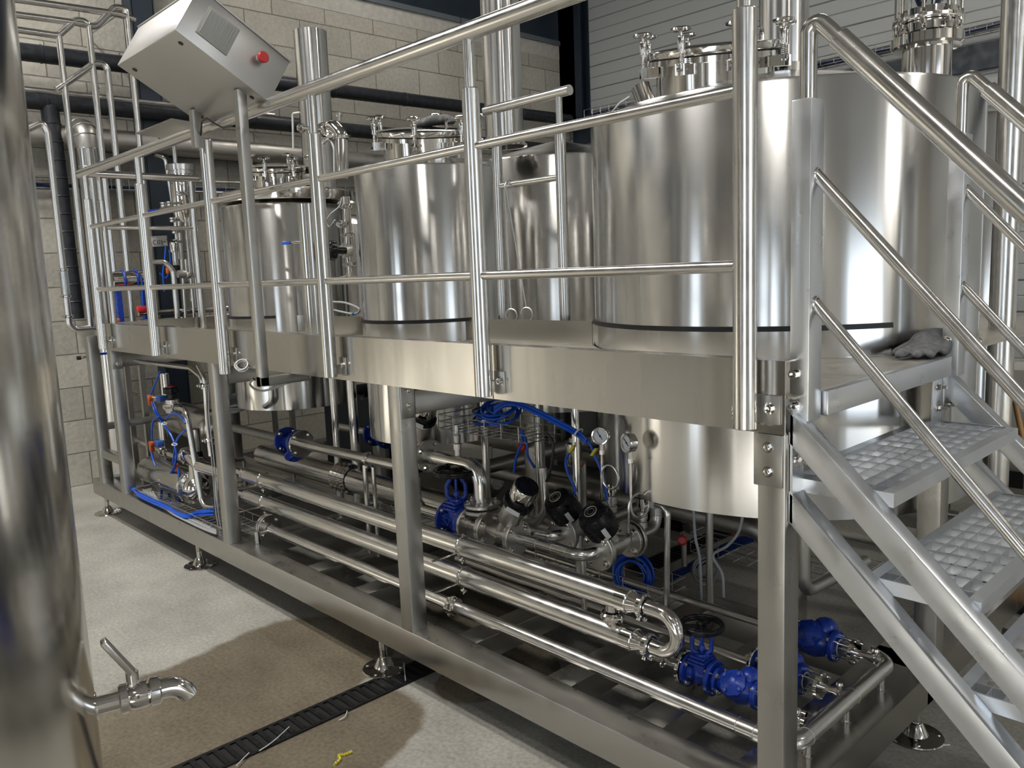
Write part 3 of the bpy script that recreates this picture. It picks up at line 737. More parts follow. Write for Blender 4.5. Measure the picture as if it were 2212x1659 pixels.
# bolted end plates
for y in (SY0, SY1):
    mb = MB(); mb.box(-1.003, -0.996, y - 0.0, y + 0.06, 1.10, 1.40); pl = mb.obj('end_plate', 'stair', stair)
    b = MB(); b.hexbolt((-0.996, y + 0.03, 1.262), (1, 0, 0), 0.013, 0.016); b.cyl((-0.98, y + 0.03, 1.262), (-0.955, y + 0.03, 1.262), 0.008, 12); b.obj('bolt', 'polish', pl)
mb = MB(); mb.rbox(-0.992, -0.986, 0.96, 1.045, 1.20, 1.37, 0.002); pl = mb.obj('end_plate', 'stair', stair)
for z in (1.335, 1.262):
    b = MB(); b.hexbolt((-0.986, 1.005, z), (1, 0, 0), 0.010, 0.009); b.cyl((-0.977, 1.005, z), (-0.960, 1.005, z), 0.006, 10); b.obj('bolt', 'polish', pl)
def tread(x0, x1, z):
    y0, y1 = SY0 + 0.06, SY1
    mb = MB(); th = 0.036
    mb.box(x0, x0 + 0.03, y0, y1, z - th, z); mb.box(x1 - 0.03, x1, y0, y1, z - th, z)
    mb.box(x0 + 0.03, x1 - 0.03, y0, y0 + 0.006, z - th, z); mb.box(x0 + 0.03, x1 - 0.03, y1 - 0.006, y1, z - th, z)
    t = mb.obj('tread', 'stair', stair)
    mb = MB(); n = 5
    for k in range(1, n + 1):
        x = x0 + 0.03 + (x1 - x0 - 0.06) * k / (n + 1); mb.box(x - 0.001, x + 0.001, y0 + 0.006, y1 - 0.006, z - 0.032, z - 0.002)
    k = y0 + 0.055
    while k < y1 - 0.02:
        mb.box(x0 + 0.03, x1 - 0.03, k - 0.0018, k + 0.0018, z - 0.024, z - 0.001); k += 0.0765
    mb.obj('grating', 'stair', t)
TR = [(-1.062, -0.765, 1.207), (-0.828, -0.565, 0.985), (-0.615, -0.345, 0.765), (-0.395, -0.125, 0.545), (-0.175, 0.095, 0.325)]
for a in TR: tread(*a)
mb = MB(); mb.box(0.08, 0.30, SY0, SY0 + 0.06, 0.0, 0.012); mb.box(0.08, 0.30, SY1, SY1 + 0.06, 0, 0.012); mb.obj('foot_plate', 'stair', stair)
for n_, y in ((0, 0.050), (1, 1.065)):
    px0 = -1.022 if n_ == 0 else -1.0; px1 = px0 + 0.052
    zt = 2.166 if n_ == 0 else 2.166
    hr = thing('stair_handrail', 'gooseneck handrail with two sloping bars on the %s side of the stair' % ('near' if n_ == 0 else 'far'), 'handrail', (px0, y, 1.37))
    mb = MB(); mb.rbox(px0, px1, y, y + 0.07, 1.366, zt, 0.003); post = mb.obj('post', 'stair', hr)
    for z in (1.487, 1.402):
        b = MB(); b.allen((px0 + 0.014, y, z), (0, -1, 0), 0.0105, 0.013); b.obj('bolt', 'polish', post)
    xc, yc = (px0 + px1) / 2, y + 0.035
    d = Vector((0.392, 0, -0.417)).normalized()
    apex = Vector((xc, yc, 2.36)); k = Vector((-0.918 + (xc + 0.996) * 1.0, yc, 2.292))
    knee = k - d * 0.075
    mb = MB(); mb.sweep(fillet([(xc, yc, zt - 0.005), (xc, yc, 2.335), (knee.x, yc, knee.z), tuple(k)], 0.058, 9), 0.0205, 24); mb.obj('gooseneck', 'tube', hr)
    mb = MB(); mb.cyl(k - d * 0.004, k + d * 1.9, 0.0272, 28); mb.obj('handrail_bar', 'tube', hr)
    for z0 in (1.985, 1.668):
        p = Vector((px1 - 0.004, yc, z0)); dd = Vector((0.46, 0, -0.514)).normalized()
        mb = MB(); mb.cyl(p, p + dd * 1.6, 0.0155, 20); mb.torus(p + Vector((0.006, 0, -0.004)), (1, 0, 0), 0.018, 0.0035, 20, 6); mb.obj('sloping_bar', 'tube', hr)
    # lower post carrying the bars
    bx = px1 + 1.02; 
    mb = MB(); mb.rbox(bx, bx + 0.05, y, y + 0.07, 0.30, 1.16, 0.003); mb.obj('post', 'stair', hr)

# ================================================================== tilted control box on its two legs
Bq = P(378, 63, y=-0.45); Aq = P(253, 142, y=-0.45); Cq = P(582, 220, x=Bq.x); Dq = P(623, 131, x=Bq.x)
Lx = (Bq - Aq).length; ex = Vector((1, 0, 0)); ey = (Cq - Bq); Ly = ey.length; ey.normalize(); ez = ex.cross(ey).normalized(); Lz = (Dq - Cq).dot(ez)
ctr = (Aq + Bq) / 2 + ey * (Ly / 2) + ez * (Lz / 2); ctr.z = ctr.z
cb = thing('control_box', 'tilted steel control box on square legs with a red emergency button', 'control box', (ctr.x, ctr.y, 1.33))
mb = MB(); mb.obox(ctr, ex, ey, ez, Lx, Ly, Lz, 0.004); mb.obj('enclosure', 'boxsteel', cb)
mb = MB(); mb.obox(ctr + ez * (Lz / 2 + 0.004), ex, ey, ez, Lx + 0.012, Ly + 0.012, 0.008, 0.003); mb.obj('lid', 'boxsteel', cb)
vx = Bq.x + 0.0005
def onface(u, v): return Vector((vx, 0, 0)) + Vector((0, 1, 0)) * ((Bq + ey * (u * Ly) + ez * (v * Lz)).y) + Vector((0, 0, 1)) * ((Bq + ey * (u * Ly) + ez * (v * Lz)).z)
vc = onface(0.31, 0.52)
mb = MB(); mb.obox(vc + Vector((0.003, 0, 0)), ex, ey, ez, 0.006, 0.15, 0.135, 0.002)
for k in range(11): mb.obox(vc + Vector((0.008, 0, 0)) + ey * (-0.062 + 0.0124 * k), ex, ey, ez, 0.006, 0.004, 0.12, 0.001)
mb.obj('vent_grille', plain('vent_grey_plastic', (0.46, 0.46, 0.43), 0.5), cb)
ec = onface(0.74, 0.62)
mb = MB(); mb.solid(ec, ex, [(0.017, 0), (0.017, 0.012), (0.015, 0.013)], 24); eb = mb.obj('button_base', 'white', cb)
mb = MB(); mb.solid(ec + Vector((0.013, 0, 0)), ex, [(0.013, 0), (0.013, 0.006), (0.024, 0.012), (0.025, 0.026), (0.021, 0.031)], 28); mb.obj('emergency_button', 'red', eb)
under = lambda x, y: None
def zbox(y): # underside height of the box at y
    k = (y - Bq.y) / ey.y; return Bq.z + ey.z * k
lx, ly = -3.56, -0.14
mb = MB(); mb.beam((lx, ly, 1.2895), (lx, ly, zbox(ly) + 0.004), 0.045, 0.045, (0, 1, 0)); mb.obj('leg', 'frame', cb)
mb = MB(); mb.beam((lx, ly - 0.0225, 1.312), (lx, 0.10, 1.312), 0.045, 0.045); mb.obj('leg_arm', 'frame', cb)
q = Vector((-4.06, 0, 0))
mb = MB(); mb.beam((q.x, -0.135, 2.44), (q.x, -0.135, zbox(-0.135) + 0.004), 0.045, 0.045, (0, 1, 0)); mb.obj('leg', 'frame', cb)
mb = MB()
for u, v, s in ((0.12, 0.12, 1), (0.88, 0.12, 1), (0.12, 0.9, 1), (0.88, 0.9, 1)):
    p = Aq + ex * (Lx * v) + ey * (Ly * u); mb.solid(p + ez * 0.0, -ez, [(0.011, -0.001), (0.011, 0.0012)], 20)
mb.obj('hole_plug', 'blackplastic', cb)
mb = MB(); p = P(440, 268, y=-0.14); mb.tube([P(433, 300, y=-0.12), P(436, 262, y=-0.14), P(447, 255, y=-0.16), P(462, 266, y=-0.18), P(482, 276, y=-0.18), P(500, 272, y=-0.2)], 0.004, 0.04, 8); mb.obj('cable', 'rubber', cb)
# triangular sheet tray fixed to the rail left of the box
mb = MB(); pts = [P(293, 289, y=-0.10), P(370, 258, y=-0.10), P(412, 265, y=-0.10), P(412, 296, y=-0.06), P(365, 302, y=-0.06)]
top = [p + Vector((0, 0, 0.006)) for p in pts]
v0 = [mb.bm.verts.new(p) for p in pts]; v1 = [mb.bm.verts.new(p) for p in top]; n_ = len(pts)
mb.face(v0[::-1]); mb.face(v1)
for k in range(n_): mb.face([v0[k], v0[(k + 1) % n_], v1[(k + 1) % n_], v1[k]])
solo('sheet_tray', mb, 'satin', 'small pointed sheet metal tray on the handrail under the control box', 'tray', pts[0])
# ================================================================== fittings
UP = Vector((0, 0, 1)); XA = Vector((1, 0, 0)); YA = Vector((0, 1, 0))
def ferrule(parent, c, d, r, wing=None, name='clamp'):
    """hygienic clamp ring with a wing nut"""
    c = Vector(c); d = Vector(d).normalized(); w = Vector(wing or (0, -0.3, -1)); w = (w - d * w.dot(d)).normalized(); s = d.cross(w)
    mb = MB(); mb.lathe(c, d, [(r * 0.98, -0.012), (r + 0.006, -0.012), (r + 0.012, -0.007), (r + 0.012, 0.007), (r + 0.006, 0.012), (r * 0.98, 0.012)], 28, True)
    q = c + w * (r + 0.013)
    mb.obox(q, d, s, w, 0.016, 0.020, 0.018, 0.002); mb.cyl(q - s * 0.014, q + s * 0.030, 0.003, 8); mb.obox(q + s * 0.026, d, s, w, 0.024, 0.006, 0.010, 0.002)
    return mb.obj(name, 'polish', parent)
def flange(parent, c, d, R_, t, nb=4, m='castss', name='flange', bolts=True, side=1, a0=0.6, br=0.78, bs=0.010):
    c = Vector(c); d, a, b = frame_for(d)
    mb = MB(); mb.lathe(c, d, [(R_ * 0.3, -t / 2), (R_ - 0.003, -t / 2), (R_, -t / 2 + 0.003), (R_, t / 2 - 0.003), (R_ - 0.003, t / 2), (R_ * 0.3, t / 2)], 40, True)
    f = mb.obj(name, m, parent)
    if bolts:
        for k in range(nb):
            an = a0 + 2 * PI * k / nb; q = c + (a * math.cos(an) + b * math.sin(an)) * R_ * br
            mb = MB(); mb.hexbolt(q + d * side * t / 2, d * side, bs, bs * 0.8); mb.cyl(q + d * side * t / 2, q + d * side * (t / 2 + bs * 1.5), bs * 0.5, 8); mb.obj('bolt', 'polish', f)
    return f
def pipe(label, pts, r, bend=0.06, m='tube', cat='pipe', name='pipe', clamps=(), group=None, seg=20, cr=None):
    pts = [Vector(p) for p in pts]
    t = thing(name, label, cat, pts[0], group)
    mb = MB(); mb.tube(pts, r, bend, seg); mb.obj('tube', m, t)
    for c, d in clamps: ferrule(t, c, d, cr or r)
    return t
def gate_valve(label, o, d, s=1.0, wheel=True, group=None):
    """blue flanged gate valve, flow along d, yoke and black handwheel on top"""
    o, d = Vector(o), Vector(d).normalized(); side = d.cross(UP).normalized(); S = lambda v: v * s
    t = thing('gate_valve', label, 'valve', o, group)
    mb = MB()
    mb.lathe(o - d * S(0.075), d, [(S(0.03), 0), (S(0.078), 0), (S(0.081), S(0.003)), (S(0.081), S(0.018)), (S(0.050), S(0.022)), (S(0.044), S(0.045)), (S(0.058), S(0.075)), (S(0.044), S(0.105)), (S(0.050), S(0.128)), (S(0.081), S(0.132)), (S(0.081), S(0.147)), (S(0.078), S(0.150)), (S(0.03), S(0.150))], 40, True)
    mb.solid(o, UP, [(S(0.052), 0), (S(0.046), S(0.05)), (S(0.044), S(0.072))], 28)
    mb.obj('valve_body', 'bluecast', t)
    mb = MB()
    for k, (w, z) in enumerate(((0.112, 0.055), (0.104, 0.070), (0.088, 0.084))):
        mb.obox(o + UP * S(z + 0.006), d, side, UP, S(w * 0.86), S(w), S(0.0125), S(0.003))
    mb.solid(o + UP * S(0.09), UP, [(S(0.038), 0), (S(0.030), S(0.016))], 24); mb.obj('bonnet', 'bluecast', t)
    mb = MB(); b0 = o + UP * S(0.100); vw = Vector((b0.x - CAM.x, b0.y - CAM.y, 0)).cross(UP).normalized()   # the yoke frame stands across
    for k in (-1, 1):
        mb.sweep(fillet([b0 + vw * k * S(0.014) - UP * S(0.004), b0 + vw * k * S(0.044) + UP * S(0.016), b0 + vw * k * S(0.044) + UP * S(0.070), b0 + vw * k * S(0.020) + UP * S(0.108)], S(0.02)), S(0.0105), 12)
    mb.obox(b0 + UP * S(0.110), vw, vw.cross(UP), UP, S(0.062), S(0.030), S(0.018), S(0.004)); mb.obj('yoke', 'bluecast', t)
    mb = MB(); mb.cyl(b0 - UP * S(0.01), b0 + UP * S(0.150), S(0.0075), 12); mb.solid(b0 + UP * S(0.020), UP, [(S(0.016), 0), (S(0.016), S(0.014)), (S(0.011), S(0.022))], 12); mb.obj('stem', 'bluecast', t)
    if wheel:
        w = b0 + UP * S(0.137); mb = MB(); mb.torus(w + UP * S(0.004), UP, S(0.096), S(0.011), 48, 12); mb.torus(w - UP * S(0.006), UP, S(0.094), S(0.010), 48, 12)
        mb.solid(w - UP * S(0.016), UP, [(S(0.024), 0), (S(0.024), S(0.03)), (S(0.016), S(0.036))], 20)
        for k in range(3):
            a = k * 2 * PI / 3 + 0.4; e = d * math.cos(a) + side * math.sin(a); mb.obox(w + e * S(0.055) - UP * S(0.004), e, UP.cross(e), UP, S(0.085), S(0.026), S(0.012), S(0.003))
        mb.obj('handwheel', 'blackplastic', t)
    dd, a, b = frame_for(d)
    for sg in (-1, 1):
        for k in range(4):
            an = PI / 4 + k * PI / 2; q = o + d * sg * S(0.057) + (a * math.cos(an) + b * math.sin(an)) * S(0.064)
            mb = MB(); mb.hexbolt(q, -d * sg, S(0.011), S(0.010)); mb.cyl(q, q + d * sg * S(0.034), S(0.006), 8); mb.obj('flange_bolt', 'polish', t)
    return t
def y_strainer(label, o, d, drop, s=1.0, m='bluecast', group=None):
    """flanged Y strainer: straight body with a slanting capped leg"""
    o, d, drop = Vector(o), Vector(d).normalized(), Vector(drop).normalized(); S = lambda v: v * s
    t = thing('y_strainer', label, 'strainer', o, group)
    mb = MB()
    mb.lathe(o - d * S(0.085), d, [(S(0.03), 0), (S(0.080), 0), (S(0.083), S(0.003)), (S(0.083), S(0.018)), (S(0.046), S(0.022)), (S(0.040), S(0.05)), (S(0.046), S(0.085)), (S(0.040), S(0.12)), (S(0.046), S(0.148)), (S(0.083), S(0.152)), (S(0.083), S(0.167)), (S(0.080), S(0.170)), (S(0.03), S(0.170))], 40, True)
    mb.solid(o - drop * S(0.0), drop, [(S(0.040), 0), (S(0.040), S(0.085)), (S(0.056), S(0.088))], 28); mb.obj('strainer_body', m, t)
    mb = MB(); mb.solid(o, drop, [(S(0.056), S(0.090)), (S(0.058), S(0.093)), (S(0.058), S(0.108)), (S(0.046), S(0.112)), (S(0.030), S(0.128))], 28); mb.obj('strainer_cap', m, t)
    dd, a, b = frame_for(d)
    for sg in (-1, 1):
        for k in range(4):
            an = PI / 4 + k * PI / 2; q = o + d * sg * S(0.067) + (a * math.cos(an) + b * math.sin(an)) * S(0.065)
            mb = MB(); mb.hexbolt(q, -d * sg, S(0.012), S(0.010)); mb.cyl(q, q + d * sg * S(0.034), S(0.006), 8); mb.obj('flange_bolt', 'polish', t)
    return t
def seat_valve(label, o, d, tilt, kind, s=1.0):
    """pneumatic angle seat valve: Y body between two flanges, actuator leaning along tilt"""
    o, d, w = Vector(o), Vector(d).normalized(), Vector(tilt).normalized(); S = lambda v: v * s
    t = thing('angle_seat_valve', label, 'valve', o)
    mb = MB(); mb.lathe(o - d * S(0.075), d, [(S(0.026), 0), (S(0.030), S(0.02)), (S(0.045), S(0.075)), (S(0.030), S(0.13)), (S(0.026), S(0.15))], 28); mb.solid(o, w, [(S(0.036), 0), (S(0.030), S(0.06)), (S(0.030), S(0.085))], 24); mb.obj('valve_body', 'castss', t)
    for sg in (-1, 1): flange(t, o + d * sg * S(0.085), d, S(0.074), S(0.016), 4, 'castss', 'flange', True, -sg, 0.78, 0.76, S(0.010))
    q = o + w * S(0.085)
    if kind == 'steel':
        mb = MB(); mb.solid(q, w, [(S(0.030), -S(0.01)), (S(0.046), 0.0), (S(0.050), S(0.008)), (S(0.050), S(0.085)), (S(0.046), S(0.09))], 32); act = mb.obj('actuator', 'castss', t)
        mb = MB(); mb.lathe(q + w * S(0.088), w, [(S(0.03), 0), (S(0.049), 0), (S(0.049), S(0.006)), (S(0.03), S(0.006))], 32, True); mb.obj('spacer_ring', 'white', act)
        mb = MB(); mb.solid(q + w * S(0.094), w, [(S(0.044), 0), (S(0.060), S(0.004)), (S(0.064), S(0.012)), (S(0.064), S(0.030)), (S(0.054), S(0.036))], 32)
        sd = w.cross(Vector((0.6, -0.8, 0))).normalized(); 
        for e in (Vector((-0.73, 0.69, 0)) * -1,): mb.obox(q + w * S(0.114) - e * S(0.0), w, e, w.cross(e), S(0.022), S(0.14), S(0.05), 0.003)
        c2 = mb.obj('switch_ring', 'blackplastic', act)
        mb = MB(); f_ = Vector((0.45, -0.85, -0.2)).normalized(); f_ = (f_ - w * f_.dot(w)).normalized(); mb.obox(q + w * S(0.112) + f_ * S(0.0645), w.cross(f_), w, f_, S(0.06), S(0.022), 0.0015, 0); mb.obj('rating_label', 'white', c2)
        mb = MB(); mb.solid(q + w * S(0.130), w, [(S(0.052), 0), (S(0.054), S(0.003)), (S(0.054), S(0.078)), (S(0.052), S(0.081))], 36); mb.obj('steel_cap', 'polish', act)
        mb = MB(); mb.solid(q + w * S(0.2112), w, [(S(0.051), 0), (S(0.050), S(0.004))], 36); mb.obj('cap_lid', 'blackplastic', act)
    else:
        mb = MB(); mb.solid(q, w, [(S(0.028), -S(0.03)), (S(0.028), 0), (S(0.060), S(0.004)), (S(0.070), S(0.014)), (S(0.072), S(0.05)), (S(0.070), S(0.095)), (S(0.058), S(0.118)), (S(0.034), S(0.128)), (S(0.026), S(0.129))], 36); act = mb.obj('actuator', 'blackplastic', t)
        mb = MB(); mb.torus(q + w * S(0.128), w, S(0.026), S(0.003), 28, 8); mb.torus(q + w * S(0.127), w, S(0.015), S(0.0025), 24, 8); mb.obj('indicator_ring', 'castss', act)
        f_ = Vector((0.75, -0.62, 0.0)).normalized(); f_ = (f_ - w * f_.dot(w)).normalized()
        mb = MB(); mb.obox(q + w * S(0.05) + f_ * S(0.0716), w.cross(f_), w, f_, S(0.020), S(0.055), 0.002, 0); mb.obj('rating_label', 'white', act)
        f_ = Vector((-0.2, 0.6, 0.8)).normalized(); f_ = (f_ - w * f_.dot(w)).normalized()
        for k in (0.02, 0.07):
            mb = MB(); mb.obox(q + w * S(k) + f_ * S(0.078), w, f_, w.cross(f_), S(0.02), S(0.026), S(0.02), 0.003); mb.obj('air_port', 'white', act)
    return t
def gauge(label, c, face, stem_bottom, r=0.036, loop=True, ang=0.0):
    """dial gauge on a stem with a pigtail loop"""
    c, f_ = Vector(c), Vector(face).normalized(); s = f_.cross(UP).normalized(); u = s.cross(f_)
    t = thing('pressure_gauge', label, 'gauge', c - UP * r)
    mb = MB(); mb.lathe(c, -f_, [(r - 0.003, 0.002), (r - 0.003, -0.003), (r + 0.002, -0.004), (r + 0.003, 0.0), (r + 0.003, 0.006), (r, 0.008), (r, 0.030), (r - 0.004, 0.034), (0, 0.034)], 40); mb.obj('case', 'polish', t)
    mb = MB(); mb.solid(c - f_ * 0.003, f_, [(r - 0.002, 0), (r - 0.002, 0.001)], 40); dl = mb.obj('dial', 'dial', t)
    mb = MB(); k = ang; v = u * math.cos(k) + s * math.sin(k)
    mb.obox(c + v * r * 0.12, v, f_.cross(v), f_, r * 1.25, 0.003, 0.001); mb.solid(c - f_ * 0.001, f_, [(0.004, 0), (0.004, 0.0022)], 12)
    for q in range(27):
        a = -2.35 + 4.7 * q / 26; e = u * math.cos(a) + s * math.sin(a); L = 0.006 if q % 5 == 0 else 0.003
        mb.obox(c + e * (r - 0.006) - f_ * 0.0015, e, f_.cross(e), f_, L, 0.0009, 0.0008)
    mb.obj('needle', 'blackplastic', dl)
    sb = Vector(stem_bottom); st = c - f_ * 0.015 - UP * r
    mb = MB(); mb.solid(st - UP * 0.028, UP, [(0.010, 0), (0.010, 0.03)], 4); mb.solid(st - UP * 0.045, UP, [(0.012, 0), (0.012, 0.018)], 6); mb.obj('gauge_nut', 'castss', t)
    top = st - UP * 0.04; mid = Vector((top.x, top.y, sb.z + 0.11))
    if loop:
        Rl = 0.044; pts = [top, mid]
        lc = mid + loop * Rl
        for k in range(0, 25):
            a = PI + 2 * PI * k / 24 * 1.0; pts.append(lc + loop * Rl * math.cos(a) + UP * Rl * math.sin(a) * 1.15 + f_ * 0.010 * k / 24)
        pts += [mid + f_ * 0.01 - UP * 0.03, sb]
    else: pts = [top, sb]
    mb = MB(); mb.sweep(pts, 0.0052, 10); mb.obj('stem_tube', 'tube', t)
    return t
def hose(label, pts, r, m, group=None, name='hose', cat='hose'):
    mb = MB(); mb.sweep(smooth(pts), r, 8); return solo(name, mb, m, label, cat, pts[0], group)
def smooth(pts, n=6):
    pts = [Vector(p) for p in pts]
    if len(pts) < 3: return pts
    out = []
    for i in range(len(pts) - 1):
        p0 = pts[max(i - 1, 0)]; p1 = pts[i]; p2 = pts[i + 1]; p3 = pts[min(i + 2, len(pts) - 1)]
        for k in range(n):
            t = k / n; out.append(0.5 * ((2 * p1) + (-p0 + p2) * t + (2 * p0 - 5 * p1 + 4 * p2 - p3) * t * t + (-p0 + 3 * p1 - 3 * p2 + p3) * t ** 3))
    out.append(pts[-1]); return out
def coil(label, c, axis, R_, r, turns, m, lay=0.012, name='hose_coil', base=None):
    d, a, b = frame_for(axis); pts = []; n = 28
    for k in range(int(turns * n) + 1):
        t = 2 * PI * k / n; rr = R_ + lay * 0.9 * math.sin(k * 0.052) + lay * 0.5 * math.sin(k * 0.21)
        pts.append(Vector(c) + (a * math.cos(t) + b * math.sin(t)) * rr + d * lay * math.sin(k * 0.093) * 1.6)
    mb = MB(); mb.sweep(pts, r, 8); return solo(name, mb, m, label, 'hose', c)
def wire_basket(label, x0, x1, y0, y1, z0, h, sx=0.05, sy=0.05, rungs=2, r=0.0022):
    t = thing('wire_tray', label, 'cable tray', (x0, y0, z0)); mb = MB()
    for k in range(rungs + 1):
        z = z0 + h * k / rungs
        for a, b in (((x0, y0, z), (x1, y0, z)), ((x0, y1, z), (x1, y1, z)), ((x0, y0, z), (x0, y1, z)), ((x1, y0, z), (x1, y1, z))): mb.cyl(a, b, r, 6)
    n = max(1, round((x1 - x0) / sx)); ny = max(1, round((y1 - y0) / sy))
    for k in range(n + 1):
        x = x0 + (x1 - x0) * k / n; mb.cyl((x, y0, z0), (x, y1, z0), r, 6)
        if k % 2 == 0:
            mb.cyl((x, y0, z0), (x, y0, z0 + h), r, 6); mb.cyl((x, y1, z0), (x, y1, z0 + h), r, 6)
    for k in range(1, ny): y = y0 + (y1 - y0) * k / ny; mb.cyl((x0, y, z0), (x1, y, z0), r, 6)
    mb.obj('mesh', 'wire', t); return t

# ================================================================== long jacketed tubes and the drain line at the front
Yh = 0.25; ZU, ZL = 0.615, 0.478
hx = thing('tube_heat_exchanger', 'pair of long jacketed steel tubes joined by a return bend at the right', 'heat exchanger', (-3.0, Yh, 0.45))
for z, x1, nm in ((ZU, -1.765, 'upper'), (ZL, -1.745, 'lower')):
    mb = MB(); mb.cyl((-4.66, Yh, z), (x1, Yh, z), 0.041, 36); mb.obj('jacket_tube', 'tube', hx)
    mb = MB(); mb.lathe((x1, Yh, z), XA, [(0.041, 0), (0.0425, 0.001), (0.0425, 0.052), (0.039, 0.054), (0.024, 0.098)], 36); mb.torus((x1 + 0.05, Yh, z), XA, 0.042, 0.002, 36, 6); mb.obj('end_cone', 'polish', hx)
    ferrule(hx, (x1 + 0.105, Yh, z), XA, 0.030, (0, -0.5, -1))
    mb = MB(); mb.lathe((-4.66, Yh, z), -XA, [(0.041, 0), (0.044, 0.0), (0.044, 0.012), (0.036, 0.016), (0.026, 0.07), (0.026, 0.16)], 36); mb.obj('end_cone', 'polish', hx)
xe = -1.65
mb = MB(); pts = [Vector((xe, Yh, ZU))]
rb = (ZU - ZL) / 2
for k in range(17):
    a = PI / 2 - PI * k / 16; pts.append(Vector((-1.59 + math.cos(a) * rb, Yh, (ZU + ZL) / 2 + math.sin(a) * rb)))
pts.append(Vector((xe + 0.02, Yh, ZL))); mb.sweep(pts, 0.0255, 24); mb.obj('return_bend', 'polish', hx)
cx = P(1322, 1340, y=Yh).x
mb = MB(); mb.cyl((cx, Yh, ZL + 0.02), (cx, Yh, ZU - 0.02), 0.023, 24); mb.obj('link_pipe', 'polish', hx); ferrule(hx, (cx, Yh, (ZL + ZU) / 2 - 0.004), UP, 0.03, (1, -0.8, 0))
for x in (-2.62, -4.44):
    for z in (ZU, ZL):
        mb = MB(); mb.torus((x, Yh, z), XA, 0.0435, 0.004, 36, 8); mb.cyl((x, Yh - 0.01, z - 0.046), (x, Yh - 0.01, z - 0.075), 0.004, 8); mb.obox((x, Yh - 0.01, z - 0.06), XA, YA, UP, 0.03, 0.012, 0.012, 0.002)
        mb.tube([(x - 0.0, 0.079, z - 0.02), (x, Yh - 0.045, z - 0.02)], 0.005, 0, 8); mb.obj('pipe_clip', 'polish', hx)
# drain line
YD, ZD, XD = 0.20, 0.355, -1.082
dl = thing('drain_pipe', 'long steel pipe lying low at the front and turning along the right end', 'pipe', (-3, YD, 0.3))
mb = MB(); mb.tube([(-4.30, YD, ZD), (XD, YD, ZD), (XD, 0.895, ZD), (XD - 0.07, 0.895, ZD + 0.02)], 0.0265, 0.062, 24); mb.obj('tube', 'tube', dl)
for x, a in ((-1.26, XA), (-1.20, XA)): mb = MB(); mb.torus((x, YD, ZD), a, 0.0268, 0.0012, 28, 6); mb.obj('weld', 'dullpipe', dl)
for y in (0.285, 0.60): mb = MB(); mb.torus((XD, y, ZD), YA, 0.0268, 0.0012, 28, 6); mb.obj('weld', 'dullpipe', dl)
for y in (0.289, 0.553, 0.827):
    mb = MB(); mb.solid((XD, y, 0.2895), UP, [(0.018, 0), (0.018, 0.002), (0.012, 0.0025), (0.012, 0.045)], 20); mb.obj('support_stub', 'polish', dl)
ferrule(dl, (-2.66, YD, ZD), XA, 0.0265, (0, -0.2, -1)); ferrule(dl, (-2.635, YD, ZD), XA, 0.0265, (0, -0.2, 1))
flange(dl, (-4.315, YD, ZD + 0.01), XA, 0.075, 0.016, 4, 'tube', 'flange', True, 1, 0.9)
flange(dl, (-4.338, YD, ZD + 0.01), XA, 0.075, 0.016, 4, 'tube', 'flange', True, -1, 0.9)
mb = MB(); mb.cyl((-4.31, 0.12, 0.29), (-4.31, 0.12, 0.36), 0.016, 18); mb.cyl((-4.31, 0.12, 0.345), (-4.31, 0.2, 0.345), 0.012, 12); mb.obj('support_stub', 'tube', dl)

# ---- steam trap lines in front of the right column
def steam_trap(label, o, s=1.0):
    o = Vector(o); S = lambda v: v * s; d = XA
    t = thing('steam_trap', label, 'valve', o)
    mb = MB(); mb.lathe(o - d * S(0.10), d, [(S(0.02), 0), (S(0.058), 0), (S(0.060), S(0.003)), (S(0.060), S(0.017)), (S(0.040), S(0.020)), (S(0.046), S(0.045)), (S(0.062), S(0.075)), (S(0.064), S(0.12)), (S(0.050), S(0.160)), (S(0.036), S(0.178)), (S(0.060), S(0.182)), (S(0.060), S(0.197)), (S(0.058), S(0.2)), (S(0.02), S(0.2))], 36, True)
    mb.ball(o + Vector((S(0.035), S(0.03), S(0.045))), S(0.048), (1, 1, 0.9)); mb.obj('trap_body', 'bluecast', t)
    fd = Vector((0.0, -0.75, 0.66)).normalized(); q = o + fd * S(0.050)
    mb = MB(); mb.solid(q, fd, [(S(0.055), 0), (S(0.057), S(0.004)), (S(0.057), S(0.014)), (S(0.040), S(0.020)), (S(0.022), S(0.030)), (S(0.016), S(0.032))], 8); cv = mb.obj('trap_cover', 'bluecast', t)
    dd, a, b = frame_for(fd)
    for k in range(4):
        an = 0.4 + k * PI / 2; mb = MB(); mb.hexbolt(q + (a * math.cos(an) + b * math.sin(an)) * S(0.044) + fd * S(0.014), fd, S(0.009), S(0.009)); mb.obj('cover_bolt', 'bluecast', cv)
    dd, a, b = frame_for(d)
    for sg in (-1, 1):
        for k in range(4):
            an = PI / 4 + k * PI / 2; q = o + d * sg * S(0.083) + (a * math.cos(an) + b * math.sin(an)) * S(0.047)
            mb = MB(); mb.hexbolt(q, -d * sg, S(0.010), S(0.010)); mb.cyl(q, q + d * sg * S(0.03), S(0.005), 8); mb.obj('flange_bolt', 'polish', t)
    return t
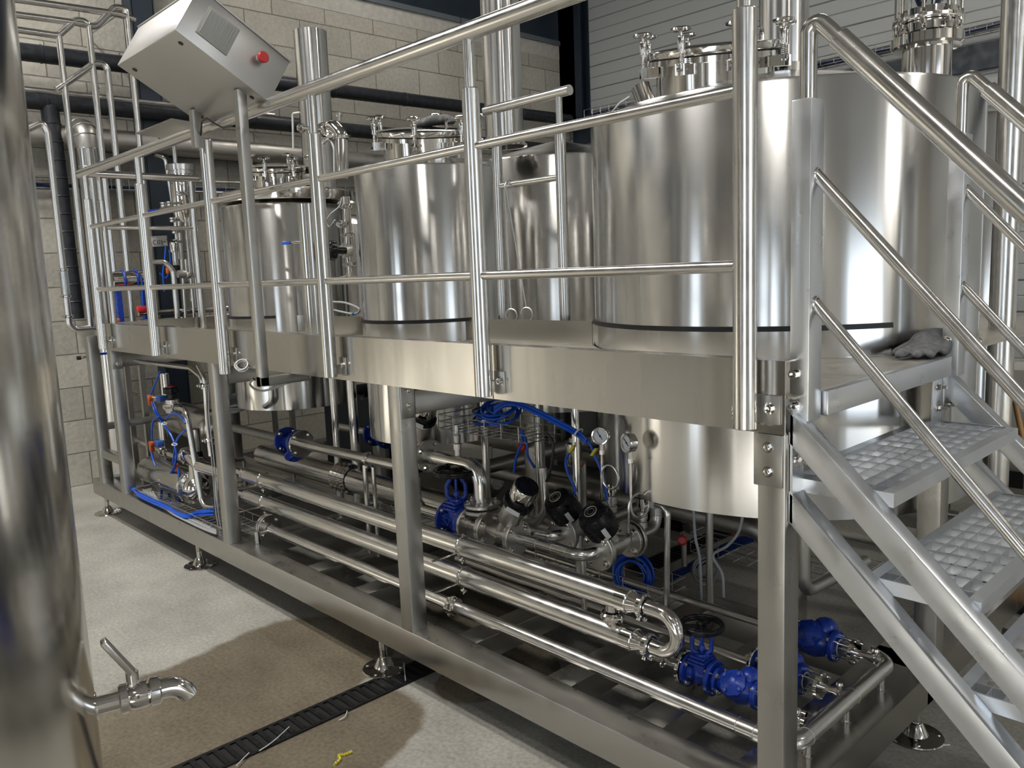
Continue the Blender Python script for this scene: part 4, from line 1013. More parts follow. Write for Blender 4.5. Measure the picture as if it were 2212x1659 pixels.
def sight_glass(label, o, r=0.026, L=0.05):
    o = Vector(o); t = thing('sight_glass', label, 'sight glass', o)
    mb = MB(); mb.lathe(o, XA, [(r, 0.004), (r, L - 0.002), (r - 0.004, L - 0.002), (r - 0.004, 0.004)], 32, True); mb.obj('glass_tube', 'glass', t)
    mb = MB(); mb.lathe(o + XA * 0.001, XA, [(r - 0.002, 0), (r + 0.002, 0), (r + 0.002, 0.004), (r - 0.002, 0.004)], 32, True); mb.obj('gasket', 'white', t)
    mb = MB(); mb.lathe(o + XA * (L - 0.002), XA, [(0.008, 0), (r + 0.018, 0), (r + 0.018, 0.012), (0.012, 0.012), (0.008, 0.012)], 32, True); mb.lathe(o + XA * (L + 0.01), XA, [(0.011, 0), (0.011, 0.09), (0.008, 0.09), (0.008, 0)], 20, True); mb.obj('end_flange', 'polish', t)
    dd, a, b = frame_for(XA)
    for k in range(4):
        an = PI / 4 + k * PI / 2; q = o + (a * math.cos(an) + b * math.sin(an)) * (r + 0.009)
        mb = MB(); mb.cyl(q - XA * 0.01, q + XA * (L + 0.026), 0.004, 10); mb.solid(q + XA * (L + 0.010), XA, [(0.009, 0), (0.009, 0.008)], 6); mb.obj('tie_rod', 'polish', t)
    return t
def small_valve(label, o, L=0.05, wing=(0, -0.2, -1), name='drain_cock', hd=(0.3, -0.4, 0.9)):
    o = Vector(o); t = thing(name, label, 'valve', o)
    mb = MB(); mb.solid(o - XA * L / 2, XA, [(0.010, 0), (0.010, L * 0.25), (0.016, L * 0.28), (0.016, L * 0.42), (0.012, L * 0.45), (0.016, L * 0.6), (0.016, L * 0.72), (0.010, L * 0.75), (0.010, L)], 20); mb.cyl(o, o + UP * 0.022, 0.007, 12); mb.obj('valve_body', 'polish', t)
    h = Vector(hd).normalized(); mb = MB(); mb.solid(o + UP * 0.022, UP, [(0.011, 0), (0.013, 0.004), (0.010, 0.012)], 16); mb.tube([o - UP * 0.01, o - UP * 0.034, o - UP * 0.040 + h * 0.002], 0.003, 0.0, 8); mb.torus(o - UP * 0.024, XA, 0.014, 0.003, 16, 6); mb.obj('handle', 'polish', t)
    return t
LA, LB, LC = (0.37, 0.375), (0.60, 0.352), (0.86, 0.378)
vA = gate_valve('blue gate valve with a black handwheel, low beside the front right column', (-1.505, LA[0], LA[1]), XA, 0.74)
flange(vA, (-1.575, LA[0], LA[1]), XA, 0.060, 0.016, 4, 'polish', 'counter_flange', False)
steam_trap('blue steam trap directly right of the low gate valve', (-1.362, LA[0], LA[1]), 0.80)
sight_glass('small sight glass hidden behind the front right column', (-1.275, LA[0], LA[1] - 0.006), 0.022)
small_valve('small steel cock at the corner of the low drain pipe', (-1.14, LA[0] - 0.03, LA[1] - 0.012))
steam_trap('blue steam trap right of the front right column, nearer of two', (-1.338, LB[0], LB[1]), 0.88)
sight_glass('clear sight glass right of the front right column, nearer of two', (-1.245, LB[0], LB[1]), 0.028)
small_valve('small steel cock by the nearer sight glass', (-1.125, LB[0], LB[1] + 0.002))
steam_trap('blue steam trap farther back, above the nearer one', (-1.345, LC[0], LC[1]), 0.95)
sight_glass('clear sight glass farther back under the stair', (-1.245, LC[0], LC[1]), 0.028)
small_valve('small steel cock at the back end of the low drain pipe', (-1.115, LC[0], LC[1] + 0.002))
for (y, z), x1, nm, x0 in ((LA, -1.585, 'front', -3.3), (LB, -1.425, 'middle', -3.1), (LC, -1.43, 'back', -3.0)):
    p = pipe('straight steel condensate pipe low behind the tubes, %s one of three' % nm, [(x0, y, z), (x1, y, z)], 0.0175, 0)
    if nm != 'front': flange(p, (x1 - 0.008, y, z), XA, 0.056, 0.014, 4, 'polish', 'flange', True, -1, 0.8)
small_valve('small bleed cock left of the low gate valve', (-1.64, LA[0] - 0.04, LA[1] + 0.03))

# ---- the line with the strainer: along x, down, then the near gate valve and the steel topped seat valve
Ys, Zs, Zv = 0.45, 0.812, 0.628
pipe('dull grey pipe running left from the blue strainer behind the second column', [(-5.45, Ys, Zs - 0.005), (-4.535, Ys, Zs)], 0.028, 0, 'greypipe')
y_strainer('blue flanged strainer hanging under the deck, left of the middle column', (-4.43, Ys, Zs), XA, (0.62, -0.30, -0.72), 0.98)
lp = pipe('steel pipe from the blue strainer dropping to the near gate valve', [(-4.335, Ys, Zs), (-3.215, Ys, Zs + 0.012), (-3.215, Ys, Zv), (-2.975, Ys, Zv)], 0.0275, 0.07)
flange(lp, (-4.325, Ys, Zs), XA, 0.083, 0.016, 4, 'polish', 'flange', True, 1, 0.78)
ferrule(lp, (-3.62, Ys, Zs + 0.008), XA, 0.0275)
for x in (-3.66, -3.58):
    mb = MB(); mb.cyl((x, Ys, 0.29), (x, Ys, Zs - 0.03), 0.011 if x > -3.6 else 0.014, 14); mb.obj('support_leg', 'tube', lp)
vN = gate_valve('blue gate valve with black handwheel, right of the middle column', (-2.895, Ys, Zv), XA, 1.0)
lp = pipe('short steel spool between the near gate valve and the steel capped valve', [(-2.815, Ys, Zv), (-2.685, Ys, Zv)], 0.0275, 0)
flange(lp, (-2.808, Ys, Zv), XA, 0.081, 0.016, 4, 'castss', 'flange', True, 1, 0.78); flange(lp, (-2.689, Ys, Zv), XA, 0.078, 0.016, 4, 'castss', 'flange', True, -1, 0.78)
seat_valve('leaning steel capped seat valve with a label, right of the near gate valve', (-2.590, Ys, Zv), XA, (0.60, -0.05, 0.80), 'steel', 1.05)
lp = pipe('steel pipe bending back from the steel capped valve to the black headed valve', [(-2.495, Ys, Zv), (-2.105, Ys, Zv + 0.004), (-2.105, 0.575, Zv + 0.004)], 0.0265, 0.075)
flange(lp, (-2.491, Ys, Zv), XA, 0.078, 0.016, 4, 'castss', 'flange', True, 1, 0.78); flange(lp, (-2.105, 0.535, Zv + 0.004), YA, 0.082, 0.016, 4, 'castss', 'flange', True, -1, 0.9)
for x in (-2.36, -2.27, -2.19): mb = MB(); mb.torus((x, Ys, Zv + 0.002), XA, 0.0266, 0.0012, 28, 6); mb.obj('weld', 'dullpipe', lp)
mb = MB(); mb.cyl((-2.14, Ys + 0.03, 0.29), (-2.14, Ys + 0.03, Zv - 0.02), 0.012, 14); mb.obj('support_leg', 'tube', lp)
seat_valve('black headed angle seat valve with a label, nearer of two', (-2.105, 0.642, Zv + 0.004), YA, (-0.06, -0.61, 0.79), 'black', 1.02)
lp = pipe('steel pipe rising behind the nearer black headed valve', [(-2.105, 0.735, Zv + 0.004), (-2.105, 0.93, Zv + 0.004), (-2.105, 0.93, Zv + 0.14)], 0.0265, 0.06, 'castss')
flange(lp, (-2.105, 0.752, Zv + 0.004), YA, 0.082, 0.016, 4, 'castss', 'flange', True, 1, 0.9)
seat_valve('black headed angle seat valve with a label, farther of two', (-2.375, 0.72, Zv), YA, (-0.06, -0.61, 0.79), 'black', 1.02)
lp = pipe('steel pipe coming from the left to the farther black headed valve', [(-2.78, 0.56, Zv - 0.03), (-2.375, 0.56, Zv), (-2.375, 0.63, Zv)], 0.0265, 0.05)
flange(lp, (-2.375, 0.615, Zv), YA, 0.082, 0.016, 4, 'castss', 'flange', True, -1, 0.9)
lp = pipe('short steel pipe behind the farther black headed valve', [(-2.375, 0.82, Zv), (-2.375, 1.2, Zv)], 0.0265, 0.05, 'castss')
flange(lp, (-2.375, 0.83, Zv), YA, 0.082, 0.016, 4, 'castss', 'flange', True, 1, 0.9)
# relief valves, outlet pipe with white union
def relief(label, o, h=0.16, r=0.018):
    o = Vector(o); t = thing('relief_valve', label, 'valve', o)
    mb = MB(); mb.solid(o, UP, [(r * 0.6, 0), (r * 0.6, h * 0.14), (r, h * 0.15), (r, h * 0.32), (r * 0.8, h * 0.34), (r * 0.8, h * 0.38), (r * 1.05, h * 0.4), (r * 1.05, h * 0.62), (r * 0.8, h * 0.64)], 22); mb.obj('valve_body', 'castss', t)
    mb = MB(); mb.solid(o, UP, [(r * 0.75, h * 0.62), (r * 0.75, h * 0.74), (r * 1.1, h * 0.76), (r * 1.1, h), (r, h * 1.01)], 22); mb.obj('cap', 'polish', t)
    return t
q = P(1388, 1150, y=0.78); relief('steel relief valve left of the white union', q, 0.15, 0.022)
q = P(1322, 1115, y=0.80); relief('steel relief valve behind the nearer black headed valve', q, 0.15, 0.025)
a = P(1396, 1098, y=0.78)
lp = pipe('thin steel discharge pipe with a white union bending down to the floor frame', [a, P(1412, 1088, y=0.78), P(1442, 1097, y=0.78), P(1440, 1310, y=0.78)], 0.0135, 0.05)
w = P(1411, 1089, y=0.78); dd = (P(1442, 1097, y=0.78) - P(1412, 1088, y=0.78)).normalized()
mb = MB(); mb.cyl(w - dd * 0.013, w + dd * 0.013, 0.019, 16); mb.obj('union', 'white', lp)
gauge('round pressure gauge facing the front, right one of two', P(1353, 957, y=0.58), (-0.35, -1.0, 0.05), P(1358, 1150, y=0.60), 0.036, XA * 0.35 + YA * 0.94, 0.95)
gauge('round pressure gauge turned edge on, left one of two', P(1296, 942, y=0.62), (0.35, -0.94, 0.05), P(1298, 1080, y=0.64), 0.034, XA, 0.6)
# ---- upper left seat valve behind the middle column and its elbow
Yu = 0.50
q = P(897, 978, y=Yu); zq = q.z
seat_valve('leaning angle seat valve with a black lid, just right behind the middle column', (q.x, Yu, zq), XA, (0.45, -0.05, 0.89), 'steel', 1.05)
e = P(1030, 985, y=Yu)
lp = pipe('thick steel elbow bending down to a bolted flange above the near handwheel', [(q.x + 0.10, Yu, zq), (e.x + 0.02, Yu, zq), (e.x + 0.02, Yu, zq - 0.17)], 0.036, 0.10)
flange(lp, (q.x + 0.115, Yu, zq), XA, 0.082, 0.016, 4, 'castss', 'flange', True, 1, 0.5)
flange(lp, (e.x + 0.02, Yu, zq - 0.175), UP, 0.085, 0.018, 6, 'castss', 'flange', True, 1, 0.5); flange(lp, (e.x + 0.02, Yu, zq - 0.203), UP, 0.085, 0.018, 6, 'castss', 'flange', True, -1, 0.5)
mb = MB(); f_ = P(988, 962, y=Yu); mb.solid((f_.x, Yu, zq + 0.03), UP, [(0.014, 0), (0.014, 0.03), (0.02, 0.032), (0.02, 0.06), (0.014, 0.065), (0.017, 0.10), (0.011, 0.11), (0.011, 0.15)], 18); mb.obj('thermowell', 'castss', lp)
# big jacketed pipe
Yb, Zb = 0.75, 0.54
bp = thing('large_pipe', 'thick steel pipe with a ribbed bellows running behind the middle column', 'pipe', (-4.0, Yb, Zb))
mb = MB(); mb.lathe((-5.45, Yb, Zb), XA, [(0.04, 0), (0.070, 0.0), (0.074, 0.004), (0.074, 2.9), (0.070, 2.905), (0.04, 2.91)], 40, True); mb.obj('tube', 'tube', bp)
mb = MB(); prof = [(0.074, -0.004)]
for k in range(4): prof += [(0.093, 0.010 + k * 0.042), (0.095, 0.020 + k * 0.042), (0.078, 0.031 + k * 0.042), (0.078, 0.036 + k * 0.042)]
mb.lathe((-4.42, Yb, Zb), XA, prof, 40); mb.obj('bellows', 'polish', bp)
mb = MB(); mb.solid((-2.75, Yb, Zb - 0.0), UP, [(0.05, 0), (0.05, 0.12)], 28); mb.obj('branch', 'tube', bp)
gv = gate_valve('blue gate valve with black handwheel, half hidden left of the middle column', P(822, 938, y=0.90), XA, 1.0)
g = Vector(gv.location)
pipe('steel pipe on the half hidden gate valve', [g + Vector((-0.5, 0, 0)), g + Vector((-0.08, 0, 0))], 0.028, 0)
# vertical pipes and drains under the tanks
pipe('dull vertical drain pipe under the largest tank', [(P(1533, 1200, y=1.05).x, 1.05, 0.85), (P(1533, 1200, y=1.05).x, 1.05, 0.62), (P(1533, 1200, y=1.05).x, 1.05, 0.29)], 0.0165, 0, 'dullpipe')
pipe('vertical steel pipe bending near the floor right of the front right column', [(-1.405, 0.90, 0.86), (-1.405, 0.90, 0.53), (-1.405, 1.45, 0.50)], 0.025, 0.07, 'dullpipe')
pipe('thick dark standpipe behind the stair', [(-1.83, 1.62, 0.0), (-1.83, 1.62, 0.80)], 0.075, 0, 'polish')
for k, (px, y, r) in enumerate(((1165, 0.95, 0.019), (1245, 0.70, 0.018), (1050, 0.8, 0.02), (730, 0.75, 0.022), (770, 0.8, 0.03))):
    q = P(px, 1000, y=y); zb = 0.29
    pipe('vertical steel pipe under the deck, %s of five from the left' % ('fourth fifth third first second'.split()[k]), [(q.x, y, 1.425), (q.x, y, zb)], r, 0, 'tube')
lp = pipe('bent steel pipe with a U loop beside the upper wire tray', [P(1172, 1010, y=0.62), P(1180, 1100, y=0.62), P(1160, 1130, y=0.62), P(1125, 1128, y=0.62)], 0.018, 0.05, 'dullpipe')
pipe('level tube standing between the left and middle tanks', [(-4.36, 0.62, 1.44), (-4.36, 0.62, 2.215)], 0.061, 0, 'tank')
lettering_later = vN
# ================================================================== wall services on the left
def ins_pipe(label, pts, r=0.072, joints=6):
    t = thing('insulated_pipe', label, 'pipe', pts[0]); mb = MB(); mb.tube(pts, r, 0.1, 24); o = mb.obj('insulation', 'insul', t)
    pts = [Vector(p) for p in pts]; d = (pts[1] - pts[0])
    for k in range(1, joints): mb = MB(); mb.torus(pts[0] + d * k / joints, d, r, 0.006, 24, 6); mb.obj('tape_joint', 'insul', o)
    return t
ins_pipe('upper black insulated pipe along the block wall', [(-7.75, -3.5, 3.66), (-7.75, 6.7, 3.80)], 0.072, 11)
ins_pipe('lower black insulated pipe along the block wall', [(-7.75, -3.5, 3.30), (-7.75, 6.7, 3.385)], 0.072, 11)
ins_pipe('black insulated downpipe at the left, below the lower wall pipe', [(-7.75, 0.23, 3.30), (-7.75, 0.25, 1.52)], 0.070, 12)
mb = MB()
for x0, x1, y0, y1 in ((-8.0, -7.80, 0.99, 1.005), (-8.0, -7.80, 1.185, 1.20), (-7.91, -7.89, 1.0, 1.19)): mb.box(x0, x1, y0, y1, 0, RZ)
mb.box(-7.815, -7.80, 1.0, 1.19, 0, RZ); struct('trim_6', mb, 'darksteel')
t = thing('ventilation_duct', 'round steel duct running along the block wall below the black pipes', 'duct', (-7.78, -3, 3.07))
mb = MB(); mb.cyl((-7.80, -4.0, 3.10), (-7.80, 6.6, 3.02), 0.095, 32); mb.obj('duct_run', 'dullpipe', t)
t = thing('duct_elbow', 'steel down duct with a segmented elbow at the far left', 'duct', (-7.55, 0.42, 0))
mb = MB(); mb.cyl((-7.52, 0.42, 0.0), (-7.52, 0.42, 3.02), 0.092, 32); mb.obj('down_duct', 'tube', t)
for z in (2.78, 2.93): mb = MB(); mb.torus((-7.52, 0.42, z), UP, 0.093, 0.004, 32, 6); mb.obj('joint', 'tube', t)
mb = MB(); mb.sweep([(-7.52, 0.42, 2.93), (-7.52, 0.42, 3.00), (-7.54, 0.42, 3.05), (-7.59, 0.42, 3.085), (-7.66, 0.42, 3.10), (-7.79, 0.42, 3.10)], [0.094, 0.099, 0.102, 0.102, 0.100, 0.096], 28); mb.obj('elbow', 'dullpipe', t)
for c_, d_ in (((-7.528, 0.42, 3.02), (-0.3, 0, 0.9)), ((-7.56, 0.42, 3.068), (-0.7, 0, 0.7)), ((-7.62, 0.42, 3.094), (-0.95, 0, 0.3))): mb = MB(); mb.torus(c_, d_, 0.103, 0.004, 32, 6); mb.obj('elbow_seam', 'wire', t)
# risers with hooped tops
X7 = -7.2
def PX(px, py, x=X7): return P(px, py, x=x)
def vert(px, py, z1, x=X7):
    q = PX(px, py, x); return Vector((x, q.y, z1))
for nm, pts, yv, zt in (('first', [(10, 60), (125, 77), (172, 44)], (200, 140), None), ('second', [(10, 28), (165, 49), (206, 58), (258, 17)], (277, 60), None), ('third', [(122, 194), (216, 138)], (240, 230), None)):
    a = [PX(*p) for p in pts]; q = PX(*yv)
    a[-1].y = q.y - 0.09; pts3 = a + [Vector((X7, q.y, a[-1].z - 0.0)), Vector((X7, q.y, 1.46))]
    pipe('thin steel riser with a hooped top at the far left, %s from the left' % nm, pts3, 0.0255, 0.055, 'tube')
a = [PX(10, -5), PX(255, 30), PX(292, 42)]; lp = pipe('thin straight steel pipe at the top left, highest of the horizontal runs', a, 0.0255, 0.05)
mb = MB(); mb.cyl(a[1], (RX0, a[1].y, a[1].z), 0.008, 8); mb.obj('wall_bracket', 'wire', lp)
pipe('straight steel riser passing in front of the tee of the black pipes', [Vector((-7.2, PX(128, 84).y, 3.73)), Vector((-7.2, PX(128, 84).y, 1.46))], 0.0245, 0)
lp = pipe('thin horizontal steel pipe just above the lower black wall pipe', [Vector((-7.6, -3.0, PX(47, 195, -7.6).z)), Vector((-7.6, 2.2, PX(285, 215, -7.6).z))], 0.022, 0)
for y in (0.6, 1.9): mb = MB(); mb.cyl((-7.6, y, 3.47), (RX0, y, 3.47), 0.008, 8); mb.obj('wall_bracket', 'wire', lp)
lp = pipe('steel riser with a sight glass and a bottom elbow left of the deck', [PX(20, 278), PX(60, 279), PX(92, 264), Vector((X7, 0.045, 2.99)), Vector((X7, 0.045, 1.455)), Vector((X7, 0.30, 1.455))], 0.0255, 0.06)
for z in (1.93, 1.72): ferrule(lp, (X7, 0.045, z), UP, 0.0255, (0.2, -1, 0))
for z in (1.56,): ferrule(lp, (X7, 0.045, z), UP, 0.0255, (0.2, -1, 0))
mb = MB(); mb.lathe((X7, 0.045, 1.74), UP, [(0.034, 0), (0.034, 0.17), (0.028, 0.17), (0.028, 0)], 24, True); mb.obj('glass_tube', 'glass', lp)
mb = MB()
for k in range(4):
    an = k * PI / 2 + 0.5; mb.cyl((X7 + 0.037 * math.cos(an), 0.045 + 0.037 * math.sin(an), 1.73), (X7 + 0.037 * math.cos(an), 0.045 + 0.037 * math.sin(an), 1.92), 0.004, 8)
mb.obj('guard_rod', 'polish', lp)
t = thing('sample_cock', 'small sampling cock with a blue lever left of the deck end', 'valve', P(185, 771, x=-6.75))
q = P(183, 772, x=-6.75)
mb = MB(); mb.cyl(q + Vector((0, -0.03, 0)), q + Vector((0, 0.10, 0.012)), 0.010, 14); mb.tube([q + Vector((0, 0.05, 0)), q + Vector((0, 0.05, 0.12)), q + Vector((0, 0.11, 0.13))], 0.006, 0.03, 10); mb.obj('cock_body', 'polish', t)
mb = MB(); mb.cyl(q + Vector((0, -0.055, 0)), q + Vector((0, -0.028, 0)), 0.016, 12); mb.obj('outlet', 'rubber', t)
mb = MB(); mb.obox(q + Vector((0.005, 0.135, 0.016)), YA, XA, UP, 0.09, 0.014, 0.018, 0.004); mb.obj('lever', 'hose', t)
# wall cable trays
def wall_tray(label, a, b, w=0.12, h=0.06, n=40):
    t = thing('cable_tray', label, 'cable tray', a); mb = MB(); a, b = Vector(a), Vector(b); d = (b - a).normalized(); s = d.cross(UP).normalized()
    for o in (s * w / 2, -s * w / 2, s * w / 2 + UP * h, -s * w / 2 + UP * h, s * 0): mb.cyl(a + o, b + o, 0.004, 6)
    for k in range(n + 1):
        q = a + (b - a) * k / n; mb.cyl(q + s * w / 2, q - s * w / 2, 0.003, 6); mb.cyl(q + s * w / 2, q + s * w / 2 + UP * h, 0.003, 6); mb.cyl(q - s * w / 2, q - s * w / 2 + UP * h, 0.003, 6)
    mb.obj('mesh', 'wire', t)
    mb = MB()
    for k in range(4): mb.sweep([a + (b - a) * j / 24 + s * (w * 0.3 * math.sin(j * 1.3 + k * 2)) + UP * (0.012 + 0.008 * k) for j in range(25)], 0.008, 6)
    mb.obj('cables', 'navy', t); return t
wall_tray('wire cable tray low on the block wall at the left', (-7.9, -2.5, 2.60), (-7.9, 6.6, 2.72), 0.14, 0.10, 60)
wall_tray('wire cable tray along the white cladding wall', (-7.5, 6.80, 3.80), (4.0, 6.80, 3.80), 0.16, 0.09, 80)
# brewing pump and filter group beyond the left end of the deck
t = thing('filter_housing', 'small upright steel filter vessel with a clamped lid beyond the left rails', 'vessel', P(398, 445, x=-6.75))
q = P(398, 445, x=-6.75); q.z = 2.36
mb = MB(); mb.solid(q, UP, [(0.05, -0.08), (0.095, 0), (0.095, 0.30)], 36); mb.obj('body', 'polish', t)
mb = MB(); mb.solid(q + UP * 0.30, UP, [(0.105, 0), (0.105, 0.018), (0.097, 0.02), (0.097, 0.03), (0.112, 0.032), (0.112, 0.075), (0.09, 0.085), (0, 0.095)], 36); mb.obj('lid', 'tube', t)
mb = MB(); mb.tube([q + Vector((-0.10, -0.05, 0.02)), q + Vector((-0.10, -0.08, 0.44)), q + Vector((-0.10, -0.16, 0.46))], 0.014, 0.04, 12); mb.cyl(q + Vector((-0.02, -0.03, 0.39)), q + Vector((-0.02, -0.03, 0.62)), 0.017, 14); mb.obj('vent_pipe', 'polish', t)
for k in range(3):
    a = k * 2.1 + 0.3; mb = MB(); mb.cyl(q + Vector((0.05 * math.cos(a), 0.05 * math.sin(a), -0.06)), (q.x + 0.07 * math.cos(a), q.y + 0.07 * math.sin(a), 1.44), 0.015, 12); mb.obj('leg', 'tube', t)
w = q + Vector((-0.35, 0.1, 0.66)); t = thing('damper_motor', 'dark round motor above the filter vessel, in front of the steel duct', 'motor', w)
MB().solid(w, Vector((0.6, -1, 0)), [(0.05, 0), (0.06, 0.01), (0.06, 0.12), (0.05, 0.14)], 24).obj('casing', 'rubber', t)
mb = MB(); mb.cyl(w, (RX0, w.y, w.z), 0.012, 10); mb.obj('wall_bracket', 'wire', t)
# cluster of small valves on a manifold
t = thing('valve_manifold', 'upright manifold of small steel valves with a blue lever by the filter vessel', 'valve', P(378, 480, x=-6.6))
for k, (px, py0, py1, r) in enumerate(((378, 430, 470, 0.012), (378, 470, 560, 0.016), (400, 470, 640, 0.012), (408, 470, 600, 0.009))):
    a, b = P(px, py0, x=-6.6), P(px + (py1 - py0) * 0.09, py1, x=-6.6); b.y = a.y; b.z = min(b.z, 1.44) if k == 2 else b.z
    mb = MB(); mb.cyl(a, b, r, 14); mb.obj('stand_pipe', 'polish', t)
for px, py in ((352, 442), (365, 440), (379, 447), (372, 475), (377, 500), (379, 522), (388, 418)):
    a = P(px, py, x=-6.58); mb = MB(); mb.solid(a - UP * 0.02, UP, [(0.014, 0), (0.02, 0.006), (0.02, 0.018), (0.012, 0.022), (0.022, 0.028), (0.022, 0.036), (0.01, 0.04)], 18); mb.cyl(a, a + Vector((0.0, 0.055, 0.0)), 0.010, 12); mb.obj('valve_body', 'polish', t)
mb = MB(); a = P(330, 455, x=-6.58); mb.obox(a, Vector((0, 1, 0.12)), XA, UP, 0.09, 0.016, 0.02, 0.004); mb.obj('lever', 'bluecast', t)
mb = MB(); a = P(362, 448, x=-6.58); mb.cyl(P(345, 452, x=-6.58), P(392, 436, x=-6.58), 0.010, 12); mb.obj('cross_pipe', 'polish', t)
a = P(377, 545, x=-6.58)
mb = MB(); mb.solid(a, UP, [(0.030, 0), (0.032, 0.004), (0.032, 0.075), (0.028, 0.08)], 24); mb.solid(a - UP * 0.10, UP, [(0.022, 0), (0.022, 0.10)], 20); mb.obj('actuator', 'polish', t)
mb = MB(); mb.solid(a - UP * 0.14, UP, [(0.03, 0), (0.03, 0.035)], 20); mb.solid(a + UP * 0.08, UP, [(0.026, 0), (0.026, 0.012)], 20); mb.obj('actuator_cap', 'blackplastic', t)
a = P(392, 592, x=-6.55); mb = MB(); mb.solid(a, YA, [(0.03, -0.03), (0.034, 0), (0.03, 0.03)], 20); mb.ball(a + Vector((0, 0.05, -0.01)), 0.03); mb.obj('valve_body', 'dullpipe', t)
# name plate with handwritten code
t = thing('name_plate', 'small steel name plate with a handwritten code behind the left rails', 'sign', P(344, 519, x=-6.62))
a, b = P(327, 523, x=-6.62), P(362, 521, x=-6.62); c = (a + b) / 2; L = (b - a).length; dy = (b - a).normalized()
nx = Vector((1, 0, 0)); uz = nx.cross(dy).normalized()
mb = MB(); mb.obox(c, dy, nx, uz, L, 0.006, 0.075, 0.002); mb.cyl(a + uz * 0.038, b + uz * 0.038, 0.006, 10); mb.obj('plate', 'boxsteel', t)
STROKES = {'C': [[(1, .9), (.5, 1), (0, .7), (0, .3), (.5, 0), (1, .1)]], 'I': [[(.5, 0), (.5, 1)]], 'N': [[(0, 0), (0, 1), (1, 0), (1, 1)]], '-': [[(.1, .5), (.9, .5)]], 'T': [[(0, 1), (1, 1)], [(.5, 1), (.5, 0)]], 'E': [[(1, 1), (0, 1), (0, 0), (1, 0)], [(0, .5), (.8, .5)]], 'K': [[(0, 0), (0, 1)], [(1, 1), (0, .45), (1, 0)]], 'M': [[(0, 0), (.1, 1), (.5, .3), (.9, 1), (1, 0)]], '7': [[(0, 1), (1, 1), (.4, 0)]], 'D': [[(0, 0), (0, 1), (.6, 1), (1, .6), (1, .4), (.6, 0), (0, 0)]], '5': [[(1, 1), (.1, 1), (0, .55), (.6, .6), (1, .35), (.6, 0), (0, .08)]], '0': [[(.5, 0), (0, .3), (0, .7), (.5, 1), (1, .7), (1, .3), (.5, 0)]]}
def lettering(parent, text, o, right, up, h, r, m, name='lettering', gap=0.35, normal=None):
    """strokes laid on a surface; o is the lower left corner"""
    mb = MB(); x = 0.0; right, up = Vector(right).normalized(), Vector(up).normalized()
    for ch in text:
        w = 0.28 if ch == 'I' else 0.55
        for st in STROKES.get(ch, []): mb.sweep([Vector(o) + right * (x + p[0] * w) * h + up * p[1] * h for p in st], r, 6)
        x += (w + gap * 0.7)
    return mb.obj(name, m, parent)
lettering(t, 'CIN-TE', c - dy * (L * 0.40) - uz * 0.022 + nx * 0.004, dy, uz, 0.036, 0.0028, 'rubber')
# pump motor with blue straps, bend and dark rack
a = P(238, 606, x=-6.9); b = P(325, 606, x=-6.9); b.z = a.z
t = thing('pump_motor', 'horizontal steel pump motor with blue straps behind the left rails', 'motor', (a + b) / 2)
mb = MB(); d = (b - a); mb.solid(a, d, [(0.06, 0), (0.07, 0.012), (0.07, d.length - 0.012), (0.06, d.length)], 32); mb.obj('housing', 'polish', t)
for k in (0.30, 0.62, 0.86):
    mb = MB(); q = a + d * k; mb.torus(q, d, 0.072, 0.010, 28, 8); mb.obj('strap', 'bluecast', t)
for k in (0.15, 0.8):
    mb = MB(); q = a + d * k; mb.box(q.x - 0.03, q.x + 0.03, q.y - 0.02, q.y + 0.02, 1.44, q.z - 0.04); mb.obj('motor_foot', 'bluecast', t)
pipe('steel pipe curving down in front of the left pump group', [P(325, 567, x=-6.45), P(357, 566, x=-6.45), P(374, 585, x=-6.45), Vector((-6.45, P(374, 585, x=-6.45).y, 1.40))], 0.021, 0.06)
pipe('slim steel pipe with a bend at the back of the pump group', [P(402, 560, x=-6.7), P(405, 590, x=-6.7), P(414, 610, x=-6.7), P(415, 650, x=-6.7)], 0.016, 0.04)
t = thing('pump_rack', 'dark low rack carrying the pump group beyond the deck', 'rack', (-6.95, 0.9, 1.3))
mb = MB(); mb.box(-7.15, -6.75, 0.38, 1.75, 1.30, 1.44); mb.obj('rack_top', 'rubber', t)
for x in (-7.12, -6.78):
    for y in (0.42, 1.71): mb = MB(); mb.box(x - 0.02, x + 0.02, y - 0.02, y + 0.02, 0, 1.30); mb.obj('leg', 'frame', t)
for z, r in ((1.50, 0.016), (1.56, 0.022)): mb = MB(); mb.cyl((-6.80, 0.45, z), (-6.80, 1.75, z), r, 14); mb.obj('rail_pipe', 'polish', t)
mb = MB(); a = P(310, 668, x=-6.72); mb.obox(a, YA, XA, UP, 0.10, 0.05, 0.05, 0.01); solo('red_clamp', mb, 'red', 'red plastic fitting on the dark rack behind the left rails', 'fitting', a)
mb = MB(); a = P(252, 692, x=-6.5); mb.obox(a, YA, XA, UP, 0.045, 0.03, 0.03, 0.008); solo('connector', mb, 'orange', 'small pale orange connector at the left corner of the deck', 'connector', a)
mb = MB(); a = P(363, 585, x=-6.55); mb.obox(a, YA, XA, UP, 0.03, 0.03, 0.05, 0.008); solo('connector', mb, 'orange', 'small orange connector beside the blue hoses of the pump group', 'connector', a)
for k, pts in enumerate((((358, 530), (356, 560), (352, 590), (355, 630)), ((366, 540), (368, 570), (360, 600), (345, 590)), ((290, 585), (305, 600), (308, 640), (310, 662)))):
    hose('blue air hose looping at the pump group, %s of three' % ('left of the manifold', 'nearest the orange connector', 'leftmost over the motor')[k], [P(*p, x=-6.55 - 0.06 * k) for p in pts], 0.0065, 'hose')

